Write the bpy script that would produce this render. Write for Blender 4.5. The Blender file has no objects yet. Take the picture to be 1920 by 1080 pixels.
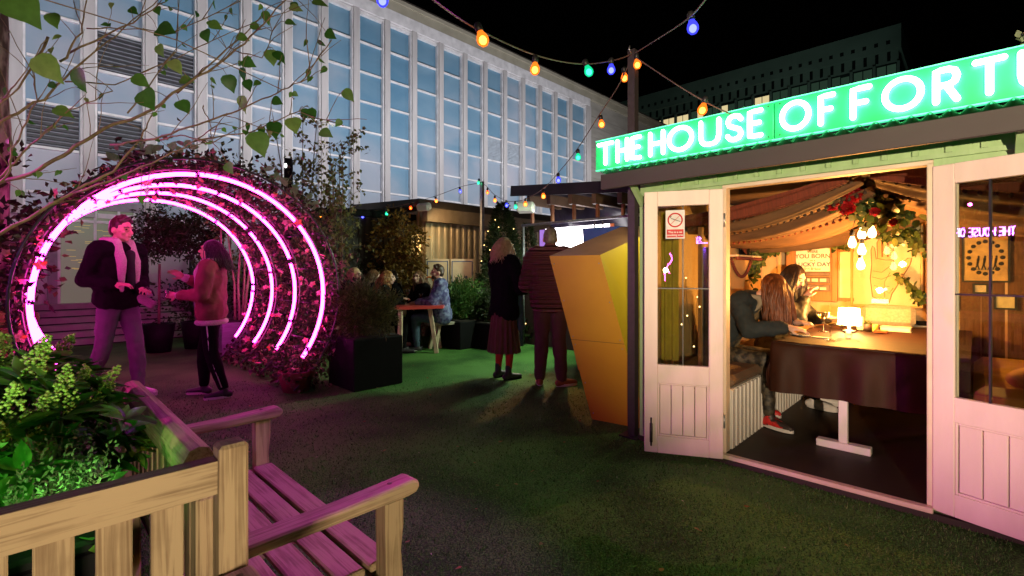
import bpy, math, random
import numpy as np
from mathutils import Vector, Matrix, Euler, noise
random.seed(7); rng = np.random.default_rng(7)
R = math.radians
scene = bpy.context.scene
COL = scene.collection
F = 895.0; CX = 960.0; HY = 509.0; CH = 1.28          # focal length and horizon of the photograph (1920 px wide)
ROT = math.atan2(-.697, .717)                           # the whole courtyard is built on this grid
EX = Vector((math.cos(ROT), math.sin(ROT), 0)); EY = Vector((-math.sin(ROT), math.cos(ROT), 0))
def P(px, py, Y): return Vector(((px-CX)/F*Y, Y, CH-(py-HY)/F*Y))
def G(px, py, z=0.0): return P(px, py, F*(CH-z)/(py-HY))
OB = []
# ---------------------------------------------------------------- mesh builder
class MB:
    def __init__(s): s.v = []; s.f = []; s.sm = []
    def add(s, vs, fs, smooth=False):
        n = len(s.v); s.v.extend([tuple(p) for p in vs]); s.f.extend([[i+n for i in f] for f in fs]); s.sm.extend([smooth]*len(fs)); return s
    def box(s, c, size, M=None, bev=0.0):
        x, y, z = size[0]/2, size[1]/2, size[2]/2; c = Vector(c)
        if bev > 0:
            b = min(bev, x*.9, y*.9, z*.9); vs = []; idx = {}
            for sx in (-1,1):
                for sy in (-1,1):
                    for sz in (-1,1):
                        for k, o in enumerate(((x, y-b, z-b), (x-b, y, z-b), (x-b, y-b, z))):
                            idx[(sx,sy,sz,k)] = len(vs); vs.append((sx*o[0], sy*o[1], sz*o[2]))
            fs = []
            I = lambda sx,sy,sz,k: idx[(sx,sy,sz,k)]
            for q in (-1,1):
                fs.append([I(q,-1,-1,0),I(q,1,-1,0),I(q,1,1,0),I(q,-1,1,0)][::q])
                fs.append([I(-1,q,-1,1),I(-1,q,1,1),I(1,q,1,1),I(1,q,-1,1)][::q])
                fs.append([I(-1,-1,q,2),I(1,-1,q,2),I(1,1,q,2),I(-1,1,q,2)][::q])
            for a in (-1,1):
                for b2 in (-1,1):
                    fs.append([I(a,b2,-1,0),I(a,b2,1,0),I(a,b2,1,1),I(a,b2,-1,1)])
                    fs.append([I(a,-1,b2,0),I(a,1,b2,0),I(a,1,b2,2),I(a,-1,b2,2)])
                    fs.append([I(-1,a,b2,1),I(1,a,b2,1),I(1,a,b2,2),I(-1,a,b2,2)])
                    for c2 in (-1,1): fs.append([I(a,b2,c2,0),I(a,b2,c2,1),I(a,b2,c2,2)])
        else:
            vs = [(i*x,j*y,k*z) for i in (-1,1) for j in (-1,1) for k in (-1,1)]
            fs = [[0,1,3,2],[4,6,7,5],[0,4,5,1],[2,3,7,6],[0,2,6,4],[1,5,7,3]]
        vs = [(M @ Vector(p) if M else Vector(p))+c for p in vs]
        return s.add(vs, fs)
    def bb(s, x0,x1,y0,y1,z0,z1, bev=0.0):
        return s.box(((x0+x1)/2,(y0+y1)/2,(z0+z1)/2),(abs(x1-x0),abs(y1-y0),abs(z1-z0)),None,bev)
    def bar(s, a, b, w, h=None, up=(0,0,1), bev=0.0):
        a = Vector(a); b = Vector(b); h = h or w; d = b-a; L = d.length; d.normalize(); up = Vector(up)
        if abs(d.dot(up)) > .98: up = Vector((1,0,0))
        sd = d.cross(up).normalized(); u2 = sd.cross(d)
        return s.box((a+b)/2,(w,L,h),Matrix((sd,d,u2)).transposed(),bev)
    def tube(s, pts, r, n=8, caps=True, closed=False):
        pts = [Vector(p) for p in pts]; m = len(pts); rr = r if isinstance(r,(list,tuple)) else [r]*m
        T = []
        for i in range(m):
            a = pts[(i-1)%m] if (closed or i>0) else pts[i]; b = pts[(i+1)%m] if (closed or i<m-1) else pts[i]
            t = b-a; T.append(t.normalized() if t.length>1e-9 else Vector((0,0,1)))
        N = T[0].orthogonal().normalized(); vs = []; fs = []
        for i in range(m):
            N = (N-T[i]*N.dot(T[i])); N = N.normalized() if N.length>1e-6 else T[i].orthogonal().normalized()
            B = T[i].cross(N)
            for k in range(n):
                a = 2*math.pi*k/n; vs.append(pts[i]+(N*math.cos(a)+B*math.sin(a))*rr[i])
        for i in range(m if closed else m-1):
            j = (i+1)%m
            for k in range(n): fs.append([i*n+k,i*n+(k+1)%n,j*n+(k+1)%n,j*n+k])
        if caps and not closed: fs.append(list(range(n))[::-1]); fs.append([(m-1)*n+k for k in range(n)])
        return s.add(vs, fs, True)
    def lathe(s, prof, c=(0,0,0), n=16, M=None, sx=1, sy=1):
        c = Vector(c); vs = []; fs = []; m = len(prof)
        for (r,z) in prof:
            for k in range(n):
                a = 2*math.pi*k/n; p = Vector((r*math.cos(a)*sx, r*math.sin(a)*sy, z)); vs.append((M@p if M else p)+c)
        for i in range(m-1):
            for k in range(n): fs.append([i*n+k,i*n+(k+1)%n,(i+1)*n+(k+1)%n,(i+1)*n+k])
        if prof[0][0]>1e-6: fs.append(list(range(n))[::-1])
        if prof[-1][0]>1e-6: fs.append([(m-1)*n+k for k in range(n)])
        return s.add(vs, fs, True)
    def ell(s, c, r, M=None, n=14, m=9):
        prof = [(max(math.sin(math.pi*i/m),1e-4), -math.cos(math.pi*i/m)) for i in range(m+1)]
        c = Vector(c); vs = []; fs = []
        for (q,z) in prof:
            for k in range(n):
                a = 2*math.pi*k/n; p = Vector((q*math.cos(a)*r[0], q*math.sin(a)*r[1], z*r[2])); vs.append((M@p if M else p)+c)
        for i in range(m):
            for k in range(n): fs.append([i*n+k,i*n+(k+1)%n,(i+1)*n+(k+1)%n,(i+1)*n+k])
        fs.append(list(range(n))[::-1]); fs.append([m*n+k for k in range(n)])
        return s.add(vs, fs, True)
    def cap(s, a, b, ra, rb=None, n=12):
        rb = ra if rb is None else rb; a = Vector(a); b = Vector(b); d = b-a; L = d.length
        if L < 1e-5: return s.ell(a,(ra,)*3)
        d /= L; pts = []; rad = []
        for t in (-.98,-.8,-.5,0): pts.append(a+d*ra*t); rad.append(ra*math.sqrt(1-t*t))
        for t in (0,.5,.8,.98): pts.append(b+d*rb*t); rad.append(rb*math.sqrt(1-t*t))
        return s.tube(pts, rad, n)
    def sheet(s, fn, nu, nv, smooth=True, th=0.0):
        vs = [Vector(fn(i/nu, j/nv)) for i in range(nu+1) for j in range(nv+1)]
        fs = [[i*(nv+1)+j,(i+1)*(nv+1)+j,(i+1)*(nv+1)+j+1,i*(nv+1)+j+1] for i in range(nu) for j in range(nv)]
        return s.add(vs, fs, smooth)
    def prism(s, poly, f):                                # poly: list of 2-D points, f(x, y, k) -> 3-D point, k = 0 back, 1 front
        n = len(poly); vs = [f(x,y,0) for x,y in poly]+[f(x,y,1) for x,y in poly]
        fs = [list(range(n))[::-1],[n+i for i in range(n)]]+[[i,(i+1)%n,n+(i+1)%n,n+i] for i in range(n)]
        return s.add(vs, fs)
    def leaf(s, p, d, nrm, L, W, fold=.25, curl=.15, heart=False):      # pointed leaf, folded along its midrib
        d = d.normalized(); sd = d.cross(nrm); sd = sd.normalized() if sd.length>1e-6 else d.orthogonal().normalized(); up = sd.cross(d)
        q = lambda t,w,h: p+d*(L*t)+sd*(W*w)+up*(h*L)
        vs = [q(0,0,0)]; fs = []; pr = ((.10,.24),(.27,.45),(.47,.5),(.66,.41),(.84,.23)) if not heart else ((.02,.26),(.16,.46),(.36,.5),(.58,.38),(.82,.14)); wob = random.uniform(-.05,.05)
        for t,wd in pr: h = -curl*t*t; vs += [q(t,-wd,h+fold*wd*.5+wob*t),q(t,0,h),q(t,wd,h+fold*wd*.5-wob*t)]
        vs.append(q(1,0,-curl)); fs = [[0,2,1],[0,3,2]]
        for i in range(4): a = 1+3*i; fs += [[a,a+1,a+4,a+3],[a+1,a+2,a+5,a+4]]
        fs += [[13,14,16],[14,15,16]]
        return s.add(vs, fs, True)
    def tri(s, p, d, nrm, L, W):                           # a two-face leaf for far foliage
        d = d.normalized(); sd = d.cross(nrm); sd = sd.normalized() if sd.length>1e-6 else d.orthogonal().normalized(); up = sd.cross(d)
        return s.add([p,p+d*L*.45-sd*W*.5+up*L*.08,p+d*L-up*L*.1,p+d*L*.45+sd*W*.5+up*L*.08],[[0,2,1],[0,3,2]])
    def build(s, name, mat, parent=None, world=False, at=None, rot=None):
        v = s.v
        if world:
            Mi = (parent.matrix_basis if parent else (Matrix.Translation(at or (0,0,0)))).inverted()
            v = [Mi@Vector(p) for p in v]
        me = bpy.data.meshes.new(name); me.from_pydata([tuple(p) for p in v],[],s.f); me.materials.append(mat)
        me.polygons.foreach_set('use_smooth', s.sm); me.update()
        o = bpy.data.objects.new(name, me); COL.objects.link(o)
        if parent: o.parent = parent
        if at is not None: o.location = at
        if rot is not None: o.rotation_euler = (0,0,rot)
        return o
def tag(o, label=None, cat=None, group=None, kind=None):
    if label: o['label'] = label
    if cat: o['category'] = cat
    if group: o['group'] = group
    if kind: o['kind'] = kind
    return o
def thing(name, label, cat, loc=(0,0,0), rotz=0.0, group=None):
    o = bpy.data.objects.new(name, None); COL.objects.link(o); o.empty_display_size = .1
    o.location = loc; o.rotation_euler = (0,0,rotz); o.matrix_basis = Matrix.Translation(loc) @ Matrix.Rotation(rotz,4,'Z')
    return tag(o, label, cat, group)
def copy_tree(o, parent=None):
    c = o.copy(); COL.objects.link(c); c.parent = parent
    for ch in list(o.children): copy_tree(ch, c)
    return c
def rnd(a=1.0): return random.uniform(-a,a)
def rdir():
    v = Vector((random.gauss(0,1),random.gauss(0,1),random.gauss(0,1))); return v.normalized()
# ---------------------------------------------------------------- materials
def newmat(name):
    m = bpy.data.materials.new(name); m.use_nodes = True; nt = m.node_tree; nt.nodes.clear()
    out = nt.nodes.new('ShaderNodeOutputMaterial'); return m, nt, out
def nd(nt, t, **kw):
    n = nt.nodes.new('ShaderNode'+t)
    for k, v in kw.items():
        if k in n.inputs: n.inputs[k].default_value = v
        else: setattr(n, k, v)
    return n
def c4(c): return (c[0],c[1],c[2],1)
def ramp(nt, fac, cols, pos=None):
    r = nt.nodes.new('ShaderNodeValToRGB'); e = r.color_ramp.elements
    pos = pos or [i/(len(cols)-1) for i in range(len(cols))]
    while len(e) < len(cols): e.new(.5)
    for el, p, c in zip(e, pos, cols): el.position = p; el.color = c4(c)
    nt.links.new(fac, r.inputs[0]); return r.outputs[0]
def coords(nt, scale=(1,1,1), kind='Object'):
    tc = nd(nt,'TexCoord'); mp = nd(nt,'Mapping'); mp.inputs['Scale'].default_value = scale
    nt.links.new(tc.outputs[kind], mp.inputs[0]); return mp.outputs[0]
def mat(name, c, c2=None, rough=.6, metal=0.0, scale=8.0, bump=0.0, bscale=None, st=(1,1,1), spec=.5, sheen=0.0, detail=5, tight=(.3,.7)):
    m, nt, out = newmat(name); b = nd(nt,'BsdfPrincipled'); L = nt.links.new
    b.inputs['Roughness'].default_value = rough; b.inputs['Metallic'].default_value = metal; b.inputs['Specular IOR Level'].default_value = spec
    if sheen: b.inputs['Sheen Weight'].default_value = sheen
    co = coords(nt, st)
    n = nd(nt,'TexNoise'); n.inputs['Scale'].default_value = scale; n.inputs['Detail'].default_value = detail; L(co, n.inputs['Vector'])
    c2 = c2 or tuple(x*.72 for x in c)
    L(ramp(nt, n.outputs['Fac'], [c2, c], list(tight)), b.inputs['Base Color'])
    if bump:
        n2 = nd(nt,'TexNoise'); n2.inputs['Scale'].default_value = bscale or scale*4; n2.inputs['Detail'].default_value = 4; L(co, n2.inputs['Vector'])
        bp = nd(nt,'Bump'); bp.inputs['Strength'].default_value = bump; bp.inputs['Distance'].default_value = .01
        L(n2.outputs['Fac'], bp.inputs['Height']); L(bp.outputs[0], b.inputs['Normal'])
    L(b.outputs[0], out.inputs[0]); return m
def emit(name, c, s):
    m, nt, out = newmat(name); e = nd(nt,'Emission'); e.inputs[0].default_value = c4(c); e.inputs[1].default_value = s
    nt.links.new(e.outputs[0], out.inputs[0]); return m
def glow(name, base, c, s, rough=.4):                     # a lit translucent body: diffuse skin with its own light
    m, nt, out = newmat(name); b = nd(nt,'BsdfPrincipled'); b.inputs['Base Color'].default_value = c4(base); b.inputs['Roughness'].default_value = rough
    b.inputs['Emission Color'].default_value = c4(c); b.inputs['Emission Strength'].default_value = s
    nt.links.new(b.outputs[0], out.inputs[0]); return m
def leafmat(name, cols, rough=.45, trans=.3, pos=None):
    m, nt, out = newmat(name); L = nt.links.new; g = nd(nt,'NewGeometry'); b = nd(nt,'BsdfPrincipled'); b.inputs['Roughness'].default_value = rough
    b.inputs['Specular IOR Level'].default_value = .35
    col = ramp(nt, g.outputs['Random Per Island'], cols, pos)
    n = nd(nt,'TexNoise'); n.inputs['Scale'].default_value = 60; hs = nd(nt,'HueSaturation'); mr = nd(nt,'MapRange')
    L(coords(nt), n.inputs['Vector']); L(n.outputs['Fac'], mr.inputs['Value']); mr.inputs['To Min'].default_value = .7; mr.inputs['To Max'].default_value = 1.3
    L(mr.outputs[0], hs.inputs['Value']); L(col, hs.inputs['Color'])
    L(hs.outputs[0], b.inputs['Base Color']); t = nd(nt,'BsdfTranslucent'); L(hs.outputs[0], t.inputs[0]); mx = nd(nt,'MixShader'); mx.inputs[0].default_value = trans
    L(b.outputs[0], mx.inputs[1]); L(t.outputs[0], mx.inputs[2]); L(mx.outputs[0], out.inputs[0]); return m
def glassmat(name, tint=(1,1,1), refl=1.0, rough=.02, ior=1.5):
    m, nt, out = newmat(name); L = nt.links.new; t = nd(nt,'BsdfTransparent'); t.inputs[0].default_value = c4(tint)
    g = nd(nt,'BsdfGlossy'); g.inputs['Roughness'].default_value = rough; lw = nd(nt,'LayerWeight'); lw.inputs[0].default_value = .5; pw = nd(nt,'Math', operation='POWER'); pw.inputs[1].default_value = 4; L(lw.outputs['Facing'], pw.inputs[0])   # Schlick, alike on both faces of a thin shell
    mu = nd(nt,'Math', operation='MULTIPLY_ADD'); mu.inputs[1].default_value = .8*refl; mu.inputs[2].default_value = .045*refl; mu.use_clamp = True; L(pw.outputs[0], mu.inputs[0])
    mx = nd(nt,'MixShader'); L(mu.outputs[0], mx.inputs[0]); L(t.outputs[0], mx.inputs[1]); L(g.outputs[0], mx.inputs[2]); L(mx.outputs[0], out.inputs[0]); return m
def wood(name, dark, light, axis, rough=.55, grain=1.0):
    m, nt, out = newmat(name); L = nt.links.new; b = nd(nt,'BsdfPrincipled'); b.inputs['Roughness'].default_value = rough
    st = [60*grain]*3; st[axis] = 2.2*grain
    co = coords(nt, tuple(st)); n = nd(nt,'TexNoise'); n.inputs['Scale'].default_value = 1.0; n.inputs['Detail'].default_value = 6; n.inputs['Distortion'].default_value = 1.6; L(co, n.inputs['Vector'])
    st2 = [240*grain]*3; st2[axis] = 7*grain
    co2 = coords(nt, tuple(st2)); n2 = nd(nt,'TexNoise'); n2.inputs['Scale'].default_value = 1; n2.inputs['Detail'].default_value = 3; L(co2, n2.inputs['Vector'])
    n3 = nd(nt,'TexNoise'); n3.inputs['Scale'].default_value = 9; n3.inputs['Detail'].default_value = 4; L(coords(nt), n3.inputs['Vector'])
    a = nd(nt,'Math', operation='MULTIPLY_ADD'); a.inputs[1].default_value = .35; L(n2.outputs['Fac'], a.inputs[0]); L(n.outputs['Fac'], a.inputs[2])
    a2 = nd(nt,'Math', operation='MULTIPLY_ADD'); a2.inputs[1].default_value = .55; L(n3.outputs['Fac'], a2.inputs[0]); L(a.outputs[0], a2.inputs[2])
    mid = tuple((x*.45+y*.55) for x,y in zip(dark,light))
    L(ramp(nt, a2.outputs[0], [dark, mid, light], [.62,.88,1.1]), b.inputs['Base Color'])
    bp = nd(nt,'Bump'); bp.inputs['Strength'].default_value = .35; bp.inputs['Distance'].default_value = .004; L(a.outputs[0], bp.inputs['Height']); L(bp.outputs[0], b.inputs['Normal'])
    L(b.outputs[0], out.inputs[0]); return m
def text_mb(body, size, f, align='CENTER', extr=.0, bold=0.0):   # lettering as a mesh: f(x, y) -> 3-D point
    cu = bpy.data.curves.new('lettering','FONT'); cu.body = body; cu.size = size; cu.align_x = align; cu.align_y = 'CENTER'; cu.offset = bold
    ob = bpy.data.objects.new('lettering', cu); COL.objects.link(ob)
    dg = bpy.context.evaluated_depsgraph_get(); me = bpy.data.meshes.new_from_object(ob.evaluated_get(dg))
    mb = MB(); mb.add([f(v.co.x, v.co.y) for v in me.vertices],[list(p.vertices) for p in me.polygons])
    bpy.data.objects.remove(ob); bpy.data.curves.remove(cu); bpy.data.meshes.remove(me); return mb
# ---------------------------------------------------------------- people
REMESH = []
def skinned(name, mb, m, parent, vox=.012, smooth=3):
    o = mb.build(name, m, parent); md = o.modifiers.new('r','REMESH'); md.mode = 'VOXEL'; md.voxel_size = vox
    s = o.modifiers.new('s','SMOOTH'); s.iterations = smooth; s.factor = .5
    if name in FOLDS:
        d_ = o.modifiers.new('d','DISPLACE'); d_.texture = fold_tex(); d_.strength = FOLDS[name]; d_.mid_level = .5; d_.texture_coords = 'LOCAL'
    REMESH.append(o); return o
FOLDS = dict(jacket=.030, trousers=.022, jeans=.022, leggings=.008, coat=.026, denim_jacket=.030, fleece_collar=.012, hair=.010)
def fold_tex():
    t = bpy.data.textures.get('cloth_folds')
    if not t: t = bpy.data.textures.new('cloth_folds','CLOUDS'); t.noise_scale = .085; t.noise_depth = 2
    return t
def bake_all():
    dg = bpy.context.evaluated_depsgraph_get()
    res = [(o, bpy.data.meshes.new_from_object(o.evaluated_get(dg))) for o in REMESH]
    for o, me in res:
        o.modifiers.clear(); old = o.data; mt = old.materials[0]; o.data = me; me.materials.clear(); me.materials.append(mt)
        me.polygons.foreach_set('use_smooth',[True]*len(me.polygons)); me.name = o.name
def joints(H=1.75, **kw):
    k = H/1.75; V = lambda x,y,z: Vector((x*k,y*k,z*k))
    J = dict(k=k, pel=V(0,0,.95), wai=V(0,.005,1.10), che=V(0,.0,1.30), nek=V(0,-.01,1.49), hed=V(0,.015,1.635), yaw=0, pitch=0)
    for s, q in (('L',-1),('R',1)):
        J['sh'+s]=V(q*.185,-.01,1.43); J['el'+s]=V(q*.235,-.03,1.13); J['wr'+s]=V(q*.24,.07,.89); J['hd'+s]=Vector((0,.25,-1)); J['pn'+s]=Vector((q,0,0)); J['cu'+s]=.5
        J['hi'+s]=V(q*.088,0,.92); J['kn'+s]=V(q*.095,.015,.50); J['an'+s]=V(q*.10,-.02,.085); J['ft'+s]=Vector((q*.15,1,0))
    for a, b in kw.items(): J[a] = Vector(b) if isinstance(b, tuple) else b
    return J
def torso(mb, J, e=0.0, lo=0.0, w=1.0):
    k = J['k']; side = Vector((1,0,0)); sv = (J['shR']-J['shL']).normalized()
    c, wa, p = J['che'], J['wai'], J['pel']
    mb.cap(J['shL']*.86+J['nek']*.14, J['shR']*.86+J['nek']*.14, (.066+e)*k)
    mb.cap(c-sv*.085*k*w, c+sv*.085*k*w, (.098+e)*k)
    mb.cap(wa-sv*.055*k*w, wa+sv*.055*k*w, (.098+e)*k)
    for q in (-1,0,1):
        mb.cap(c+sv*.075*q*k*w, wa+sv*.055*q*k*w, (.1+e)*k, (.098+e)*k)
        mb.cap(wa+sv*.055*q*k*w, p+sv*.07*q*k*w+Vector((0,0,-lo)), (.098+e)*k, (.105+e)*k)
    mb.cap(c, J['nek']-Vector((0,0,.03*k)), (.09+e)*k, (.06+e)*k)
def arm(mb, J, s, e=0.0, cut=1.0):
    k = J['k']; a, b, c = J['sh'+s], J['el'+s], J['wr'+s]; c2 = b.lerp(c, cut)
    mb.cap(a, b, (.054+e)*k, (.042+e)*k); mb.cap(b, c2, (.043+e)*k, (.03+e*.8)*k)
def leg(mb, J, s, e=0.0, cut=1.0):
    k = J['k']; a, b, c = J['hi'+s], J['kn'+s], J['an'+s]
    mb.cap(a, b, (.082+e)*k, (.054+e)*k); c2 = b.lerp(c, cut)
    mb.cap(b, b.lerp(c2,.4), (.054+e)*k, (.054+e)*k); mb.cap(b.lerp(c2,.4), c2, (.054+e)*k, (.036+e)*k)
    mb.cap(J['pel'].lerp(a,.4), a, (.095+e)*k, (.085+e)*k)
def hand(mb, J, s):
    k = J['k']; w = J['wr'+s]; d = J['hd'+s].normalized(); n = J['pn'+s]; n = (n-d*n.dot(d)).normalized(); t = d.cross(n)   # n: back of the hand
    sg = 1 if s=='R' else -1; t = t*sg                     # t points to the thumb side
    Mx = Matrix((t,d,n)).transposed(); mb.cap(w-d*.01*k, w+d*.03*k, .025*k, .026*k)
    mb.ell(w+d*.055*k, (.040*k,.048*k,.017*k), Mx); cu = J['cu'+s]
    for i, L in enumerate((.068,.076,.070,.055)):
        p = w+d*(.094-.006*abs(i-1))*k+t*(.030-.020*i)*k; a = cu*(.9+.12*i); q = d
        for j, fr in enumerate((.45,.32,.23)):
            ang = a*(.55 if j==0 else .9)*(j+.6); dd = (d*math.cos(ang)-n*math.sin(ang)+t*(.09*(1-i*.7))).normalized(); p2 = p+dd*L*fr*k*1.1
            mb.cap(p, p2, (.0088-.0008*j)*k, (.0082-.0008*j)*k, 8); p = p2
    p = w+d*.03*k+t*.03*k-n*.004*k; p1 = p+(d*.6+t*.75-n*.25).normalized()*.038*k; p2 = p1+(d*.9+t*.2-n*.35).normalized()*.03*k
    mb.cap(p, p1, .0125*k, .0105*k, 8); mb.cap(p1, p2, .0105*k, .0085*k, 8)
def headM(J): return Matrix.Rotation(J['yaw'],3,'Z') @ Matrix.Rotation(J['pitch'],3,'X')
def head(mb, J):
    k = J['k']; h = J['hed']; M = headM(J); q = lambda x,y,z: h+M@(Vector((x,y,z))*k)
    mb.ell(q(0,-.008,.018),(.073*k,.094*k,.098*k),M); mb.ell(q(0,.022,-.045),(.054*k,.066*k,.066*k),M); mb.ell(q(0,.062,-.088),(.026*k,.022*k,.02*k),M)
    mb.cap(q(0,.088,.018),q(0,.112,-.026),.009*k,.0145*k,8); mb.cap(q(-.014,.098,-.03),q(.014,.098,-.03),.009*k,.009*k,8)
    mb.cap(q(-.035,.078,.03),q(.035,.078,.03),.014*k); mb.cap(q(-.017,.085,-.058),q(.017,.085,-.058),.0085*k); mb.cap(q(-.015,.083,-.07),q(.015,.083,-.07),.0085*k)
    for s in (-1,1): mb.ell(q(s*.075,-.012,-.012),(.011*k,.021*k,.032*k),M); mb.ell(q(s*.042,.06,-.028),(.024*k,.024*k,.022*k),M)
    mb.cap(J['nek']-Vector((0,0,.03*k)), q(0,-.02,-.06), .056*k, .05*k)
def face_bits(J, parent, brow):
    k = J['k']; h = J['hed']; M = headM(J); q = lambda x,y,z: h+M@(Vector((x,y,z))*k); n = 0
    for s in (-1,1):
        MB().ell(q(s*.031,.083,.006),(.011*k,.007*k,.006*k),M,8,6).build('eye', M_EYE, parent)
        MB().tube([q(s*.012,.094,.026),q(s*.032,.092,.032),q(s*.052,.076,.026)],[.004*k,.0052*k,.003*k],6).build('eyebrow', brow, parent)
    MB().ell(q(0,.0925,-.064),(.021*k,.006*k,.007*k),M,8,6).build('mouth', M_LIP, parent)
def shoe(J, s, m, parent, sole=None, L=.27, high=0.0):
    k = J['k']; a = J['an'+s]; f = J['ft'+s].normalized(); up = Vector((0,0,1)); sd = f.cross(up).normalized(); z0 = a.z-.085*k
    g = Vector((a.x,a.y,z0)); mb = MB()
    mb.cap(g-f*.045*k+up*.04*k, g+f*.06*k+up*.045*k, .04*k, .04*k); mb.cap(g+f*.06*k+up*.04*k, g+f*.165*k+up*.032*k, .042*k, .03*k)
    mb.cap(g+up*.04*k, a+up*(.01+high)*k, .042*k, .04*k)
    o = skinned('shoe', mb, m, parent, .009, 2)
    if sole:
        M = Matrix((sd,f,up)).transposed(); b = MB(); poly = []
        for i in range(20):
            t = 2*math.pi*i/20; y = math.sin(t)*.132*k; x = math.cos(t)*(.043+.006*math.sin(t))*k; poly.append((x,y))
        b.prism(poly, lambda x,y,kk: g+M@Vector((x, y+.062*k, .002+kk*.026*k))); b.build('sole', sole, o)
    return o
def long_hair(J, parent, m, L=.35, n=170, spread=1.0, fwd=0.0, cap=True, flow=(0,-.25,-1), name='hair', wave=.02, front=.55):
    k = J['k']; h = J['hed']; M = headM(J); mb = MB(); fl = Vector(flow).normalized()
    if cap:
        mb.ell(h+M@Vector((0,-.02*k,.028*k)),(.082*k,.099*k,.1*k),M,18,10)
    for i in range(int(n*2.3)):
        az = random.uniform(math.pi*(.5+front*.5)-0, math.pi*(2.5-front*.5)) if True else 0
        el = random.uniform(.1,1.45); dv = Vector((math.cos(az)*math.cos(el), math.sin(az)*math.cos(el), math.sin(el)))
        base = h+M@Vector((dv.x*.084*k, (dv.y*.1-.02)*k, (dv.z*.1+.026)*k)); hz = M@Vector((dv.x,dv.y,0)); hz.z = 0
        pts = [base]; p = base.copy(); v = (hz*.6*spread+M@Vector((0,0,.1))+fl*.5); ph = random.random()*6; LL = L*random.uniform(.8,1.1)
        for j in range(7):
            v = v.lerp(fl*1.0+hz*.12*spread, .45); p = p+v.normalized()*(LL/7)+Vector((math.sin(ph+j*1.3),math.cos(ph+j),0))*wave*.25; pts.append(p.copy())
        r = random.uniform(.0022,.0046)*k
        mb.tube(pts, [r*.8,r,r,r,r,r*.9,r*.7,r*.25], 5)
    return mb.build(name, m, parent)
def person(label, loc, heading, J, group=None):
    rz = math.atan2(heading[1],heading[0])-math.pi/2
    return thing('person', label, 'person', loc, rz, group)
def body(J, parent, m, vox=.008, legs=True, arms=(1.0,1.0)):
    mb = MB(); torso(mb, J, -.012); head(mb, J)
    for s in 'LR':
        arm(mb, J, s, -.004); hand(mb, J, s); leg(mb, J, s, -.008)
        a = J['an'+s]; f = J['ft'+s].normalized(); k = J['k']; mb.cap(a-Vector((0,0,.03*k)), a+f*.12*k-Vector((0,0,.055*k)), .032*k, .022*k)
    return skinned('body', mb, m, parent, vox, 2)
# ---------------------------------------------------------------- camera, sky, ground
cam = bpy.data.cameras.new('camera'); co = bpy.data.objects.new('camera', cam); COL.objects.link(co); scene.camera = co
co.location = (0,0,CH); co.rotation_euler = (math.pi/2,0,0); cam.sensor_width = 36; cam.lens = F/1920*36; cam.shift_y = -(540-HY)/1920
cam.clip_start = .05; cam.clip_end = 600
w = bpy.data.worlds.new('World'); scene.world = w; w.use_nodes = True; nt = w.node_tree
sky = nt.nodes.new('ShaderNodeTexSky'); sky.sky_type = 'NISHITA'; sky.sun_disc = False; sky.sun_elevation = R(-5); sky.sun_rotation = R(200)
nt.nodes['Background'].inputs[1].default_value = .05; nt.links.new(sky.outputs[0], nt.nodes['Background'].inputs[0])
def lamp(name, kind, loc, energy, col, target=None, **kw):
    d = bpy.data.lights.new(name, kind); d.energy = energy; d.color = col
    for a, b in kw.items(): setattr(d, a, b)
    o = bpy.data.objects.new(name, d); COL.objects.link(o); o.location = loc
    if target is not None: o.rotation_euler = (Vector(target)-Vector(loc)).to_track_quat('-Z','Y').to_euler()
    return o
lamp('moonlight','SUN',(0,0,30),.012,(.7,.8,1),(4,10,0),angle=R(10))
scene.view_settings.view_transform = 'Standard'; scene.view_settings.look = 'None'; scene.view_settings.exposure = 0; scene.view_settings.gamma = 1
scene.render.engine = 'CYCLES'; cy = scene.cycles; cy.use_denoising = True; cy.denoiser = 'OPENIMAGEDENOISE'; cy.use_adaptive_sampling = True; cy.adaptive_threshold = .02
cy.max_bounces = 6; cy.diffuse_bounces = 3; cy.glossy_bounces = 3; cy.transmission_bounces = 4; cy.transparent_max_bounces = 10; cy.sample_clamp_indirect = 6; cy.caustics_reflective = False; cy.caustics_refractive = False
# common materials
M_EYE = mat('eye_dark',(.02,.015,.012),rough=.15); M_LIP = mat('lips',(.45,.16,.14)); M_SKIN = mat('skin',(.62,.36,.27),(.52,.28,.2),rough=.5,scale=30); M_SKIN2 = mat('skin_pale',(.66,.42,.33),(.56,.33,.25),rough=.5,scale=30)
M_BLACK = mat('black_metal',(.018,.018,.02),rough=.45,scale=30); M_DARKW = mat('dark_wood',(.03,.022,.016),rough=.7,st=(1,1,.2)); M_STEEL = mat('galvanised_steel',(.45,.45,.47),(.3,.3,.32),rough=.4,metal=.7,scale=20)
M_WHITE = mat('white_paint',(.75,.73,.7),(.66,.64,.6),rough=.5,scale=5,bump=.1); M_BLK = mat('black_paint',(.007,.007,.008),rough=.7,scale=10,bump=.1,spec=.12); M_GLASS = glassmat('pane_glass',(.90,.93,.91),1.1,.004)
M_BARK = mat('bark',(.30,.22,.14),(.09,.065,.045),rough=.8,scale=25,bump=.6,st=(1,1,.35)); M_TWIG = mat('twig',(.30,.19,.10),(.14,.085,.05),rough=.6,scale=30,bump=.3)
M_SOIL = mat('soil',(.03,.02,.014),rough=.95,scale=40,bump=.8)
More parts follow.
